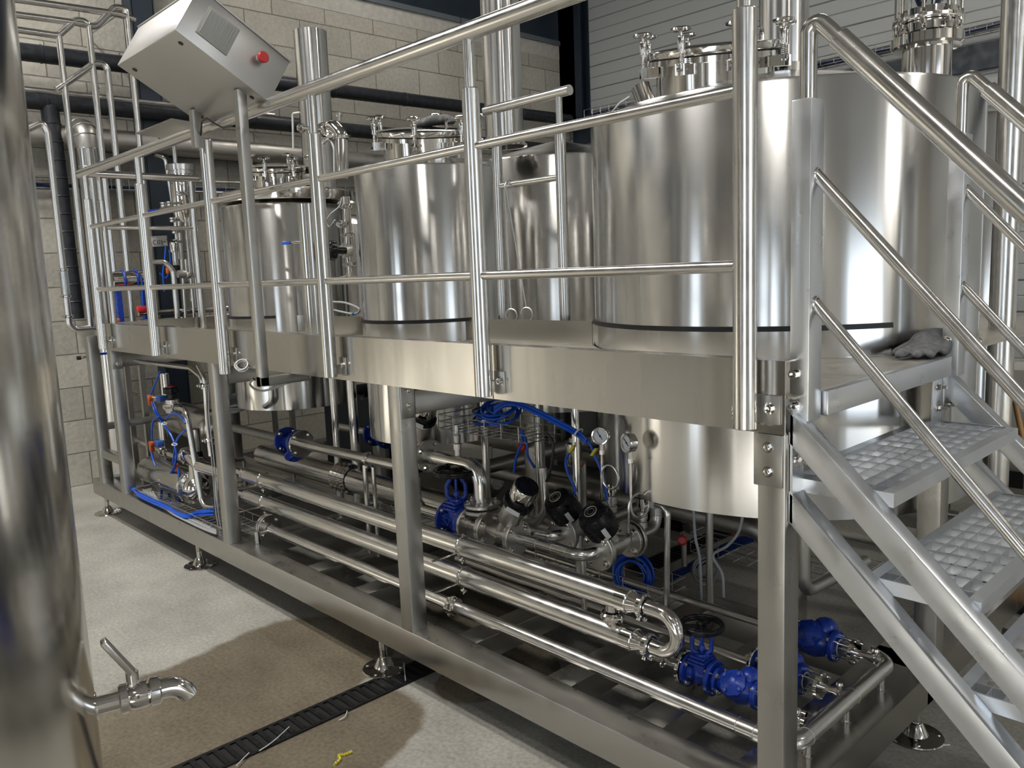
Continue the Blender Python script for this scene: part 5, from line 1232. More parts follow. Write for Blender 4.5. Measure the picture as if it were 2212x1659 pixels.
# ================================================================== left bay under the deck
Y2 = 0.24
def PY(px, py, y=Y2): return P(px, py, y=y)
a, b = PY(322, 1014), PY(412, 1048); zc = (a.z + b.z) / 2 - 0.0
t = thing('pump', 'horizontal steel pump with a shrouded motor in the left bay', 'pump', (b.x, Y2, 0.29))
mb = MB(); mb.solid((a.x, Y2, zc), XA, [(0.07, 0), (0.098, 0.02), (0.104, 0.06), (0.104, b.x - a.x - 0.02), (0.098, b.x - a.x)], 40); mb.obj('motor_shroud', 'satin', t)
mb = MB(); mb.solid((b.x, Y2, zc), XA, [(0.06, 0), (0.085, 0.01), (0.108, 0.05), (0.112, 0.055), (0.112, 0.075), (0.09, 0.08), (0.09, 0.11), (0.075, 0.15), (0.04, 0.175), (0.0, 0.18)], 40); mb.obj('volute', 'polish', t)
mb = MB(); mb.torus((b.x + 0.062, Y2, zc), XA, 0.112, 0.007, 40, 8); mb.obj('clamp_band', 'polish', t)
for x in (a.x + 0.1, b.x - 0.1): mb = MB(); mb.box(x - 0.02, x + 0.02, Y2 - 0.09, Y2 + 0.09, 0.285, zc - 0.06); mb.obj('pump_foot', 'frame', t)
vx_ = b.x + 0.115
mb = MB(); mb.cyl((vx_, Y2 - 0.02, zc + 0.05), (vx_, Y2 - 0.02, zc + 0.17), 0.026, 20); mb.obj('discharge', 'polish', t)
e0 = Vector((vx_, Y2 - 0.02, zc + 0.165))
lp = pipe('fat steel elbow and tee above the pump in the left bay', [e0 + Vector((-0.16, 0.02, 0.055)), e0 + Vector((0.0, 0, 0.05)), e0 + Vector((0.10, 0.0, 0.01)), e0 + Vector((0.45, 0.02, 0.01))], 0.040, 0.08, 'polish')
for x in (-0.14, 0.09): ferrule(lp, e0 + Vector((x, 0.015, 0.05 if x < 0 else 0.012)), XA, 0.042)
lp = pipe('horizontal steel pipe low in the left bay, in front of the pump shroud', [PY(284, 946, 0.45), PY(415, 1002, 0.45)], 0.022, 0)
ferrule(lp, PY(352, 975, 0.45), XA, 0.024); ferrule(lp, PY(362, 979, 0.45), XA, 0.024)
lp = pipe('horizontal steel pipe high in the left bay with a clamp at its left end', [PY(270, 843, 0.55), PY(350, 866, 0.55)], 0.022, 0)
ferrule(lp, PY(272, 844, 0.55), XA, 0.026); mb = MB(); q = PY(277, 845, 0.55); mb.cyl(q, q + UP * 0.38, 0.012, 12); mb.obj('branch', 'tube', lp)
q = PY(300, 880, 0.72)
t = thing('buffer_vessel', 'horizontal steel vessel lying behind the pipes of the left bay', 'vessel', q)
mb = MB(); mb.solid((-7.3, 0.72, 0.66), XA, [(0.05, 0), (0.11, 0.04), (0.14, 0.10), (0.14, 1.15), (0.11, 1.22), (0.05, 1.26)], 40); mb.obj('vessel_body', 'satin', t)
for x in (-6.95, -6.35): mb = MB(); mb.box(x - 0.02, x + 0.02, 0.6, 0.84, 0.285, 0.55); mb.obj('saddle', 'frame', t)
# diaphragm valve with black handwheel and the U pipe
q = PY(373, 880, 0.20)
t = thing('diaphragm_valve', 'steel diaphragm valve with a black knob and red cap in the left bay', 'valve', q)
mb = MB(); mb.solid(q - UP * 0.045, UP, [(0.02, 0), (0.045, 0.01), (0.052, 0.04), (0.040, 0.06), (0.062, 0.062), (0.062, 0.070), (0.044, 0.072), (0.044, 0.10), (0.03, 0.105)], 28); mb.cyl(q + Vector((-0.07, 0, 0)), q + Vector((0.08, 0, 0)), 0.024, 20); mb.obj('valve_body', 'castss', t)
for s in (-0.065, 0.062): ferrule(t, q + Vector((s, 0, 0)), XA, 0.028)
def scallop(mb, c, d, r, h, n=8):
    d, a, b = frame_for(d); m_ = 64; rings = []
    for rr, tt in ((0.0, 0), (0.9, 0), (1.0, 0.15), (1.0, 0.85), (0.9, 1.0), (0, 1.0)):
        rings.append([mb.bm.verts.new(Vector(c) + d * tt * h)] if rr == 0 else [mb.bm.verts.new(Vector(c) + d * tt * h + (a * math.cos(2 * PI * k / m_) + b * math.sin(2 * PI * k / m_)) * r * rr * (1 - 0.10 * abs(math.cos(n * PI * k / m_)) ** 3)) for k in range(m_)])
    for A, B in zip(rings, rings[1:]):
        for k in range(m_):
            k2 = (k + 1) % m_
            if len(A) == 1: mb.face([A[0], B[k2], B[k]])
            elif len(B) == 1: mb.face([A[k], A[k2], B[0]])
            else: mb.face([A[k], A[k2], B[k2], B[k]])
mb = MB(); scallop(mb, q + UP * 0.095, UP, 0.052, 0.045); mb.cyl(q + UP * 0.05, q + UP * 0.1, 0.02, 16); kb = mb.obj('hand_knob', 'blackplastic', t)
mb = MB(); mb.solid(q + UP * 0.140, UP, [(0.026, 0), (0.024, 0.008), (0.01, 0.012)], 24); mb.obj('knob_cap', 'red', kb)
lp = pipe('bent steel U pipe hanging from the diaphragm valve', [q + Vector((0.07, 0, 0)), PY(402, 884, 0.2), PY(438, 1096, 0.2), PY(472, 1098, 0.2), PY(470, 1030, 0.2)], 0.0195, 0.08, 'tube')
# pneumatic actuators with blue blocks and orange plugs
for k, (px, py0, py1, lab, blue) in enumerate(((354, 806, 853, 'upper left', True), (350, 910, 950, 'lower left', True), (421, 926, 975, 'right', False))):
    yk = 0.40; a, b = P(px, py0, y=yk), P(px + 3, py1, y=yk); b.x = a.x
    t = thing('pneumatic_actuator', '%s steel pneumatic actuator cylinder in the left bay' % lab, 'actuator', b)
    mb = MB(); mb.solid(b, UP, [(0.030, 0), (0.033, 0.004), (0.033, a.z - b.z - 0.004), (0.028, a.z - b.z)], 28); mb.obj('cylinder', 'tube', t)
    if blue:
        mb = MB(); mb.obox(b + Vector((-0.01, -0.035, -0.022)), XA, YA, UP, 0.085, 0.05, 0.042, 0.004); mb.obj('switch_block', plain('light_blue_plastic', (0.05, 0.14, 0.55), 0.4) if k == 0 else bpy.data.materials['light_blue_plastic'], t)
        mb = MB(); w = P(325 + (k * 3), 858 if k == 0 else 958, y=0.33); mb.obox(w, XA, YA, UP, 0.058, 0.035, 0.032, 0.008); mb.obox(w + Vector((-0.008, 0, -0.035)), XA, YA, UP, 0.036, 0.034, 0.06, 0.008); mb.obj('plug', 'orange', t)
        mb = MB(); mb.cyl(w + Vector((0.02, 0, 0.0)), b + Vector((-0.05, -0.035, -0.02)), 0.006, 8); mb.obj('plug_pin', 'white', t)
    else:
        mb = MB(); mb.solid(b - UP * 0.05, UP, [(0.04, 0), (0.042, 0.01), (0.036, 0.05)], 24); mb.obj('base', 'blackplastic', t)
mb = MB(); w = PY(381, 1010, 0.2); mb.obox(w, XA, YA, UP, 0.03, 0.03, 0.055, 0.008); solo('connector', mb, 'orange', 'orange connector hanging on the blue hoses in front of the pump', 'connector', w)
# conduit and thin pipe beside the second column
lp = pipe('upright steel pipe left of the second column with a small clamp', [PY(428, 790, 0.12), PY(441, 815, 0.12), PY(452, 960, 0.12), PY(455, 985, 0.12)], 0.013, 0.05)
ferrule(lp, PY(451, 950, 0.12), UP, 0.02); ferrule(lp, PY(440, 832, 0.12), UP, 0.02)
for k, dx in enumerate((0, 5)): hose('thin white cable tied along the upright pipe by the second column, %s one' % ('left', 'right')[k], [PY(446 + dx, 830, 0.10), PY(447 + dx, 900, 0.10), PY(458 + dx, 1000, 0.10), PY(466 + dx, 1100, 0.10), PY(474 + dx, 1150, 0.10)], 0.004, 'greycable', name='cable', cat='cable')
pipe('steel pipe under the deck lip at the upper left, bending down by the second column', [PY(270, 777, 0.18), PY(412, 795, 0.18), PY(436, 815, 0.18), PY(440, 840, 0.18)], 0.016, 0.06)
# blue hose bundles in the left bay
B1 = [[(347, 800), (335, 830), (325, 853)], [(328, 868), (335, 890), (352, 915), (372, 945), (381, 985), (370, 1020), (352, 1040), (348, 1080), (352, 1100)],
      [(331, 868), (342, 895), (360, 925), (378, 960), (380, 1000), (368, 1040), (366, 1075), (385, 1120)], [(345, 898), (330, 912), (328, 950)], [(400, 930), (385, 945), (378, 965), (374, 1000)],
      [(326, 975), (333, 1000), (347, 1035), (350, 1075)], [(358, 905), (372, 893), (392, 900), (400, 915)], [(384, 1010), (388, 1040), (386, 1075), (380, 1110)]]
for k, pts in enumerate(B1):
    hose('blue air hose strand in the left bay, %s' % ('from the upper actuator top', 'inner strand of the long bundle', 'outer strand of the long bundle', 'short loop above the lower actuator', 'strand joining from the right actuator', 'strand under the lower orange plug', 'arch under the diaphragm valve', 'strand below the hanging connector')[k], [P(px, py, y=0.16 + 0.012 * (k % 3)) for px, py in pts], 0.0068, 'hose')
for k in range(7):
    pts = [(282 + k * 2, 1058 - k), (296, 1062 + k), (330, 1078 + k * 1.4), (362, 1092 + k * 1.2), (384, 1106 + k), (404, 1112 + k), (430, 1104 + k * 1.5), (462, 1100 + k * 2)]
    hose('blue air hose in the bundle along the front of the left wire tray', [P(px, py, z=0.312 + 0.006 * (k % 4)) for px, py in pts], 0.0062, 'hose', 'hoses of the blue bundle in the left tray')
for k in range(6):
    pts = [(300 + k * 6, 1062), (330 + k * 3, 1075 + k * 2), (370, 1098 + k * 2), (410, 1118 + k * 2.2), (440, 1132 + k * 2.2), (468, 1146 + k * 1.5)]
    hose('pale grey cable lying along the left wire tray', [P(px, py, z=0.302 + 0.005 * (k % 3)) for px, py in pts], 0.0058, 'greycable', 'pale cables in the left tray', name='cable', cat='cable')
lettering(lettering_later, '50', Vector((-2.935, Ys - 0.0625, Zv - 0.012)), XA, UP, 0.040, 0.0032, 'bluecast', 'cast_number')
for k, (px, py, y) in enumerate(((356, 915, .155), (377, 960, .155), (349, 1036, .155), (349, 1045, .155), (385, 1112, .06))):
    w = P(px, py, y=y); mb = MB(); mb.torus(w, (0.3, 0, 1), 0.016, 0.004, 20, 6); solo('cable_tie', mb, 'white', 'white cable tie round the blue hoses, %s' % ('highest one', 'second from the top', 'third from the top', 'fourth from the top', 'lowest one at the tray')[k], 'cable tie', w)
wire_basket('wire tray with hoses along the front beam of the left bay', -6.05, -4.56, 0.035, 0.30, 0.292, 0.05, 0.06, 0.06, 1)

# ================================================================== trays, hoses and coils in the right bays
wire_basket('wire tray under the deck edge right of the middle column', -3.22, -2.58, 0.62, 0.86, 1.005, 0.07, 0.06, 0.06, 2)
wire_basket('low wire tray behind the return bend of the tubes', -2.78, -2.02, 0.84, 1.02, 0.315, 0.085, 0.07, 0.06, 2)
wire_basket('low wire tray left of the middle column, behind the tubes', -4.35, -3.15, 0.80, 0.98, 0.32, 0.10, 0.07, 0.06, 2)
coil('coil of blue hose standing in the low wire tray', P(1366, 1240, y=0.88), (0.25, -1, 0.1), 0.078, 0.0055, 9, 'hose', 0.016)
coil('loose blue hose coil lying on the upper wire tray, right one', P(1080, 895, y=0.70) + Vector((0, 0, 0.02)), (0.2, -0.5, 1), 0.075, 0.0055, 7, 'hose', 0.02)
coil('loose blue hose coil lying on the upper wire tray, left one', P(1052, 905, y=0.76) + Vector((0, 0, 0.02)), (0.0, -0.2, 1), 0.055, 0.0055, 5, 'hose', 0.02)
for k in range(5):
    pts = [(1068, 880 + k * 3), (1100, 866 + k * 2), (1140, 876 + k * 2.4), (1200, 905 + k * 2.6), (1248, 932 + k * 2.4), (1268, 950 + k * 2)]
    hose('blue air hose in the sloping bundle under the deck edge', [P(px, py, y=0.60 + 0.006 * (k % 3)) for px, py in pts], 0.0058, 'hose', 'hoses of the sloping blue bundle')
w = P(1250, 934, y=0.60); mb = MB(); mb.torus(w, (0.8, 0, -0.6), 0.020, 0.004, 20, 6); solo('cable_tie', mb, 'white', 'white cable tie on the sloping blue bundle under the deck edge', 'cable tie', w)
for k, pts in enumerate((((1125, 930), (1128, 955), (1116, 985), (1110, 1020)), ((1128, 930), (1138, 960), (1140, 985), (1155, 1010)), ((1232, 975), (1222, 995), (1226, 1020), (1240, 1050), (1243, 1068)), ((1285, 985), (1298, 1015), (1306, 1045), (1312, 1080)), ((1270, 950), (1280, 970), (1284, 985)))):
    hose('short blue air hose %s' % ('hanging left below the upper tray', 'hanging right below the upper tray', 'to the farther black head', 'to the nearer black head', 'at the end of the sloping bundle')[k], [P(px, py, y=0.66) for px, py in pts], 0.0062, 'hose')
for k, (px, py) in enumerate(((1236, 970), (1284, 976))):
    w = P(px, py, y=0.655); mb = MB(); mb.obox(w, Vector((0.6, 0, 0.8)), YA, XA, 0.045, 0.016, 0.016, 0.003); solo('hose_fitting', mb, 'yellow', 'yellow push fitting on a blue hose, %s one' % ('left', 'right')[k], 'fitting', w)
t = thing('pneumatic_actuator', 'upright polished actuator under the largest tank, left of the gauges', 'actuator', P(1240, 1005, y=0.85))
w = P(1240, 1005, y=0.85); mb = MB(); mb.solid(w, UP, [(0.036, 0), (0.038, 0.004), (0.038, 0.105), (0.02, 0.112), (0.02, 0.13)], 28); mb.obj('cylinder', 'polish', t)
mb = MB(); mb.solid(w - UP * 0.04, UP, [(0.03, 0), (0.03, 0.04)], 20); mb.obj('base', 'navy', t)
for k, pts in enumerate((((1498, 1100), (1502, 1160), (1512, 1210), (1515, 1300)), ((1605, 1112), (1595, 1150), (1570, 1180), (1540, 1200), (1560, 1240), (1563, 1290)), ((1180, 935), (1195, 960), (1190, 1010), (1180, 1040)))):
    hose('thin grey cable %s' % ('hanging left of the dull drain pipe', 'hanging right of the dull drain pipe', 'hanging at the upper wire tray')[k], [P(px, py, y=(0.9, 0.9, 0.60)[k]) for px, py in pts], 0.006, ('greycable', 'greycable', 'rubber')[k], name='cable', cat='cable')
# far low tray running back between the skids, dark gear behind
wire_basket('low wire tray far under the largest tank', -2.35, -1.45, 1.55, 1.75, 0.30, 0.10, 0.08, 0.06, 2)
coil('bundle of pale cable hanging far under the largest tank', P(1520, 1230, y=1.5), (0.9, -0.4, 0), 0.06, 0.006, 6, 'greycable', 0.012, 'cable_coil')
for k in range(5):
    pts = [(1440, 1245 + k * 3), (1480, 1225 + k * 3), (1530, 1195 + k * 4), (1590, 1165 + k * 4), (1630, 1150 + k * 4)]
    hose('blue hose lying along the far low wire tray', [P(px, py, y=1.62) for px, py in pts], 0.008, 'navy' if k % 2 else 'bluecast', 'blue hoses in the far low tray')

# ================================================================== back row of vessels; dark ones added to darken the gaps and under-deck view
def back_tank(label, px, half, z0, z1, m='tank', cy=None, legs=True):
    q = ROT @ Vector(((px - 1106) / F_PX, -(700 - 829.5) / F_PX, -1)); q.z = 0; q.normalize(); k = half / F_PX
    d = (3.25 - CAM.y) / (q.y - k) if cy is None else cy
    c = Vector((CAM.x, CAM.y, 0)) + q * d; r = k * d
    t = thing('back_tank', label, 'tank', c)
    mb = MB(); mb.solid(c, UP, [(r * 0.3, z0 - 0.08), (r - 0.02, z0), (r, z0 + 0.02), (r, z1), (r * 0.9, z1 + 0.04), (r * 0.3, z1 + 0.10)], 72); mb.obj('shell', m, t)
    for k in range(3 if legs else 0):
        a = k * 2.09 + 0.4; mb = MB(); mb.cyl(c + Vector((r * 0.7 * math.cos(a), r * 0.7 * math.sin(a), 0)), c + Vector((r * 0.7 * math.cos(a), r * 0.7 * math.sin(a), z0 + 0.01)), 0.035, 16); mb.obj('leg', 'tube', t)
    return t
back_tank('back row tank seen in the gap between the left and middle tanks', 742, 110, 1.0, 2.19, 'tank', 6.92, False)
back_tank('added dark filler tank seen in the gap left of the largest tank', 1262, 130, 0.16, 2.6, 'shadess')
back_tank('added dark filler tank, seen under the middle of the deck', 985, 150, 0.16, 1.9, 'shadess')
back_tank('added dark filler tank behind the largest tank, seen only under the deck', 1500, 200, 0.16, 1.9, 'shadess')
back_tank('slim back tank right of the largest tank, beside the tall post', 2085, 80, 0.4, 2.52)
t = thing('filler_cabinet', 'added dark blue filler cabinet standing on the skid under the deck, behind the blue strainer', 'cabinet', (-5.2, 1.55, 0.29))  # box added to keep the background dark under the deck
mb = MB(); mb.box(-5.75, -4.90, 1.45, 1.85, 0.29, 0.90); mb.obj('body', 'navy', t)
for x in (-5.74, -5.32): mb = MB(); mb.box(x, x + 0.40, 1.442, 1.45, 0.31, 0.88); mb.obj('door', 'darksteel', t)
pipe('thick dull pipe running along under the largest tank, behind the black headed valves', [(-3.6, 1.28, 0.60), (-1.75, 1.28, 0.60), (-1.75, 1.28, 0.30)], 0.045, 0.09, 'dullpipe')
pipe('dull pipe crossing under the middle tank towards the back', [(-3.35, 0.95, 0.70), (-3.35, 2.6, 0.70)], 0.04, 0.05, 'dullpipe')
pipe('slim dull pipe sloping behind the far low wire tray', [(-2.6, 1.95, 0.35), (-1.5, 1.95, 0.62), (-1.2, 1.95, 0.62)], 0.02, 0.06, 'dullpipe')
for k, (px, py, y, mm, lab) in enumerate(((1590, 1152, 1.75, 'orange', 'orange lever far under the largest tank, beside the dull drain pipe'), (1474, 1166, 1.3, 'red', 'dark red knob under the largest tank, right of the bent discharge pipe'), (1251, 1002, 1.1, 'orange', 'orange knob under the largest tank, right of the sloping blue bundle'), (1130, 965, 1.0, 'red', 'small red knob behind the hanging blue hoses'), (610, 950, 0.9, 'red', 'small red knob left of the blue strainer'), (505, 995, 0.6, 'orange', 'orange connector just right of the second column'))):
    w = P(px, py, y=y); t = thing('valve_knob', lab, 'knob', w)
    mb = MB(); mb.solid(w, Vector((0.5, -0.8, 0.2)), [(0.020, 0), (0.024, 0.006), (0.024, 0.028), (0.016, 0.034)], 18); mb.obj('knob', mm, t)
    mb = MB(); mb.cyl(w, w + Vector((-0.06, 0.10, -0.02)), 0.012, 12); mb.cyl(w + Vector((-0.06, 0.10, -0.02)), Vector((w.x - 0.06, w.y + 0.10, 0.28)), 0.014, 12); mb.obj('valve_stem', 'dullpipe', t)
for k, (x, y) in enumerate(((-4.0, 1.55), (-2.55, 1.75))):
    t = thing('transfer_pump', 'dark pump on the skid floor behind the jacketed tubes, %s one' % ('left', 'right')[k], 'pump', (x, y, 0.29))
    mb = MB(); mb.solid((x - 0.25, y, 0.43), XA, [(0.06, 0), (0.10, 0.02), (0.10, 0.30), (0.07, 0.31)], 32); mb.obj('motor', 'blackplastic', t)
    mb = MB(); mb.solid((x + 0.06, y, 0.43), XA, [(0.07, 0), (0.11, 0.02), (0.11, 0.07), (0.05, 0.12)], 32); mb.cyl((x + 0.10, y, 0.5), (x + 0.10, y, 0.66), 0.025, 18); mb.obj('volute', 'castss', t)
    mb = MB(); mb.box(x - 0.22, x + 0.05, y - 0.08, y + 0.08, 0.285, 0.34); mb.obj('pump_foot', 'frame', t)
# sight glass column on the largest tank
SKK = 1.30
cc0 = Vector((-1.022, 0.918, 0)); c = Vector((far(cc0, SKK).x, far(cc0, SKK).y, 0))
t = thing('sight_column', 'glass sight column with tie rods on a neck at the top right', 'sight glass', (c.x, c.y, 2.42))
ZS = lambda z: CAM.z + (z - CAM.z) * SKK
L_ = lambda prof: [(r * SKK, ZS(z)) for r, z in prof]
mb = MB(); mb.lathe(c, UP, L_([(0.072, 2.26), (0.072, 2.415), (0.098, 2.418), (0.104, 2.424), (0.104, 2.452), (0.098, 2.458), (0.078, 2.46), (0.078, 2.490), (0.060, 2.49), (0.060, 2.26)]), 56, True); mb.obj('neck', 'polish', t)
mb = MB(); mb.lathe(c, UP, L_([(0.060, 2.492), (0.100, 2.492), (0.102, 2.495), (0.102, 2.505), (0.086, 2.507), (0.086, 2.528), (0.060, 2.528)]), 56, True); mb.obj('base_ring', 'polish', t)
mb = MB(); mb.lathe(c, UP, L_([(0.074, 2.529), (0.074, 2.86), (0.068, 2.86), (0.068, 2.529)]), 56, True); mb.obj('glass_cylinder', 'glass', t)
mb = MB(); mb.lathe(c, UP, L_([(0.05, 2.861), (0.102, 2.861), (0.102, 2.885), (0.05, 2.885)]), 56, True); mb.obj('top_ring', 'polish', t)
for k in range(8):
    a = k * PI / 4 + 0.2; q = c + Vector((0.092 * math.cos(a), 0.092 * math.sin(a), 0)) * SKK
    mb = MB(); mb.cyl(q + UP * ZS(2.476), q + UP * ZS(2.90), 0.0065, 10); mb.solid(q + UP * ZS(2.470), UP, [(0.008, 0), (0.013, 0.005), (0.013, 0.022)], 12); mb.solid(q + UP * ZS(2.508), UP, [(0.012, 0), (0.012, 0.015)], 6); mb.obj('tie_rod', 'polish', t)
mb = MB(); mb.sweep(smooth([c + Vector((x, y, ZS(z))) for x, y, z in ((0.03, 0.0, 2.53), (0.05, -0.02, 2.60), (0.01, -0.045, 2.66), (-0.04, -0.02, 2.60), (-0.03, 0.02, 2.56), (0.03, 0.0, 2.70), (0.0, 0.0, 2.80))]), 0.010, 10); mb.obj('inner_tube', 'navy', t)
# valve group between the left and middle tanks
Yv = 0.98
t = thing('valve_group', 'upright steel pipe group with an elbow on the lid pan, left of the middle tank', 'pipe', P(725, 400, y=Yv))
def V(px, py, y=Yv): return P(px, py, y=y)
mb = MB(); mb.tube([V(695, 285), V(722, 272), V(738, 290), V(740, 385)], 0.040, 0.07, 24); mb.obj('elbow_pipe', 'polish', t)
for px, py, d in ((739, 296, UP), (700, 283, XA)): ferrule(t, V(px, py), d, 0.042)
mb = MB(); mb.solid(V(716, 281), Vector((0.6, -0.8, 0)), [(0.03, -0.03), (0.05, -0.02), (0.055, 0), (0.05, 0.02), (0.03, 0.03)], 28); mb.solid(V(733, 262), UP, [(0.012, 0), (0.012, 0.03), (0.022, 0.032), (0.022, 0.05), (0.018, 0.052)], 18); mb.obj('valve_body', 'polish', t)
mb = MB(); mb.cyl(V(655, 277), V(700, 279), 0.013, 14); mb.solid(V(650, 277), XA, [(0.03, -0.004), (0.03, 0.012), (0.02, 0.02)], 24); mb.obj('spindle', 'polish', t)
mb = MB(); mb.tube([V(698, 310), V(712, 296), V(722, 320), V(723, 382)], 0.007, 0.06, 10); mb.tube([V(634, 320, 1.0), V(632, 245, 1.0), V(648, 243, 1.0)], 0.007, 0.02, 10); mb.obj('small_tube', 'white', t)
t = thing('valve_group', 'upright steel pipe with clamps left of the middle tank, above a black knob', 'pipe', V(750, 600, 0.80))
mb = MB(); mb.tube([V(747, 425, 0.80), V(755, 560, 0.80), V(760, 600, 0.80), V(738, 605, 0.80)], 0.025, 0.06, 20); mb.obj('stand_pipe', 'polish', t)
for px, py in ((748, 447), (752, 508), (758, 571)): ferrule(t, V(px, py, 0.80), UP, 0.027)
mb = MB(); q = V(735, 484, 0.75); mb.cyl(q - XA * 0.03, q + XA * 0.09, 0.012, 14); mb.solid(q, Vector((0.5, -0.8, 0)), [(0.012, -0.02), (0.024, 0), (0.020, 0.02), (0.010, 0.03)], 18); mb.obj('cock', 'polish', t)
mb = MB(); q = V(752, 541, 0.80); mb.solid(q + Vector((0.0, 0, 0)), Vector((-0.35, -0.94, 0)), [(0.045, -0.02), (0.050, 0), (0.045, 0.03), (0.03, 0.035), (0.03, 0.05)], 28); mb.obj('valve_body', 'castss', t)
kd = Vector((-0.30, -0.95, 0.05)).normalized(); kc = V(726, 541, 0.68)
mb = MB(); scallop(mb, kc, kd, 0.058, 0.045, 7); mb.cyl(kc - kd * 0.06, kc, 0.02, 16); kb = mb.obj('hand_knob', 'blackplastic', t)
mb = MB(); mb.solid(kc + kd * 0.045, kd, [(0.018, 0), (0.016, 0.003)], 20); mb.obj('knob_cap', plain('red_orange_cap', (0.80, 0.08, 0.03), 0.4), kb)
hose('white hose loop with a blue clip between the left and middle tanks', [V(718, 652, 0.62), V(745, 654, 0.62), V(772, 664, 0.62), V(776, 672, 0.62), V(762, 678, 0.62), V(722, 670, 0.62)], 0.006, 'white')
w = V(763, 678, 0.615); mb = MB(); mb.ball(w, 0.010); solo('hose_clip', mb, plain('cyan_plastic', (0.05, 0.35, 0.65), 0.4), 'small cyan clip on the white hose loop', 'clip', w)
hose('thin white wire curling above the black knob', [V(738, 428, 0.75), V(734, 445, 0.75), V(715, 462, 0.75), V(706, 478, 0.75), V(712, 490, 0.75), V(724, 475, 0.75)], 0.0045, 'white', name='cable', cat='cable')
w = P(622, 525, y=0.53); t = thing('ball_valve_lever', 'small blue lever on the side of the left tank', 'valve', w)
mb = MB(); mb.obox(w + Vector((-0.02, 0, 0)), XA, YA, UP, 0.10, 0.012, 0.018, 0.004); mb.obj('lever', 'hose', t); mb = MB(); mb.obox(w + Vector((0.055, 0, 0.003)), XA, YA, UP, 0.06, 0.006, 0.010, 0.002); mb.cyl(w + Vector((0.075, -0.005, 0)), w + Vector((0.075, 0.05, 0)), 0.008, 12); mb.obj('stem', 'polish', t)
# junction of hoses below the deck near the control box leg
hose('grey cable loop tied under the deck beside the control box leg', [P(548, 818, y=0.1), P(540, 830, y=0.1), P(556, 843, y=0.1), P(580, 842, y=0.1), P(625, 826, y=0.1), P(655, 815, y=0.1)], 0.006, 'greycable', name='cable', cat='cable')
coil('coil of pale hose under the deck right of the second column', P(515, 868, y=0.7), (0.1, -0.3, 1), 0.11, 0.008, 5, 'greycable', 0.02)
coil('small loop of white cable at the foot of the control box post', P(522, 790, y=-0.03), (0.6, -0.5, 0.6), 0.03, 0.003, 3, 'white', 0.006, 'cable_coil')
pipe('short steel bend under the deck right of the second column', [P(586, 842, y=0.62), P(588, 868, y=0.62), P(575, 878, y=0.62), P(560, 872, y=0.62)], 0.02, 0.05)
# right side beyond the stair
t = thing('tall_post', 'tall steel post at the right edge behind the far handrail', 'post', (-1.135, 2.20, 0))
mb = MB(); mb.cyl((-1.135, 2.20, 0), (-1.135, 2.20, 4.6), 0.054, 36); mb.obj('tube', 'tube', t)
mb = MB(); mb.solid((-1.135, 2.20, 0), UP, [(0.09, 0), (0.09, 0.012)], 32); mb.obj('foot', 'frame', t)
a, b = P(2160, 715, y=2.9), P(2212, 960, y=2.75)
t = thing('broom', 'wooden broom handle leaning at the right edge behind the stair', 'broom', (b.x, b.y, 0)); d = (a - b).normalized(); lo = b - d * (b.z / d.z * 0.94)
mb = MB(); mb.cyl(lo, a, 0.0135, 14); mb.obj('handle', 'wood', t)
mb = MB(); mb.obox((lo.x, lo.y, 0.09), XA, YA, UP, 0.34, 0.07, 0.05, 0.01); mb.obj('head', 'wood', t); mb = MB(); mb.obox((lo.x, lo.y, 0.033), XA, YA, UP, 0.33, 0.06, 0.065, 0.004); mb.obj('bristles', 'rubber', t)
t = thing('machine_cabinet', 'steel machine cabinet at the right edge behind the tall post', 'cabinet', (-0.75, 3.6, 0))
mb = MB(); mb.box(-1.05, 0.2, 3.4, 4.1, 0.08, 1.74); mb.obj('body', 'boxsteel', t); mb = MB(); mb.box(-1.0, -0.45, 3.385, 3.40, 0.15, 1.68); mb.obj('door', 'boxsteel', t); mb = MB(); mb.cyl((-0.5, 3.37, 1.0), (-0.5, 3.37, 1.2), 0.01, 8); mb.obj('handle', 'blackplastic', t)
for x in (-1.0, 0.15):
    mb = MB(); mb.box(x - 0.03, x + 0.03, 3.45, 4.05, 0, 0.08); mb.obj('foot', 'rubber', t)
t = thing('partition_panel', 'grey partition board seen under the upper stair tread', 'partition', (-2.2, 5.2, 0))
mb = MB(); mb.box(-2.75, -1.95, 5.2, 5.24, 0, 2.2); mb.obj('board', 'cabinet', t); mb = MB(); mb.box(-2.79, -2.75, 5.19, 5.25, 0, 2.2); mb.box(-1.95, -1.91, 5.19, 5.25, 0, 2.2); mb.obj('edge_frame', 'flashing', t)
t = thing('white_crate', 'white crate with a dark opening seen through the stair', 'crate', (-1.4, 4.6, 0))
mb = MB(); mb.box(-1.82, -1.0, 4.6, 5.1, 0.0, 0.95); mb.obj('crate_body', plain('pale_board', (0.52, 0.50, 0.44), 0.6), t); mb = MB(); mb.box(-1.78, -1.62, 4.59, 4.601, 0.1, 0.22); mb.obj('opening', 'rubber', t)
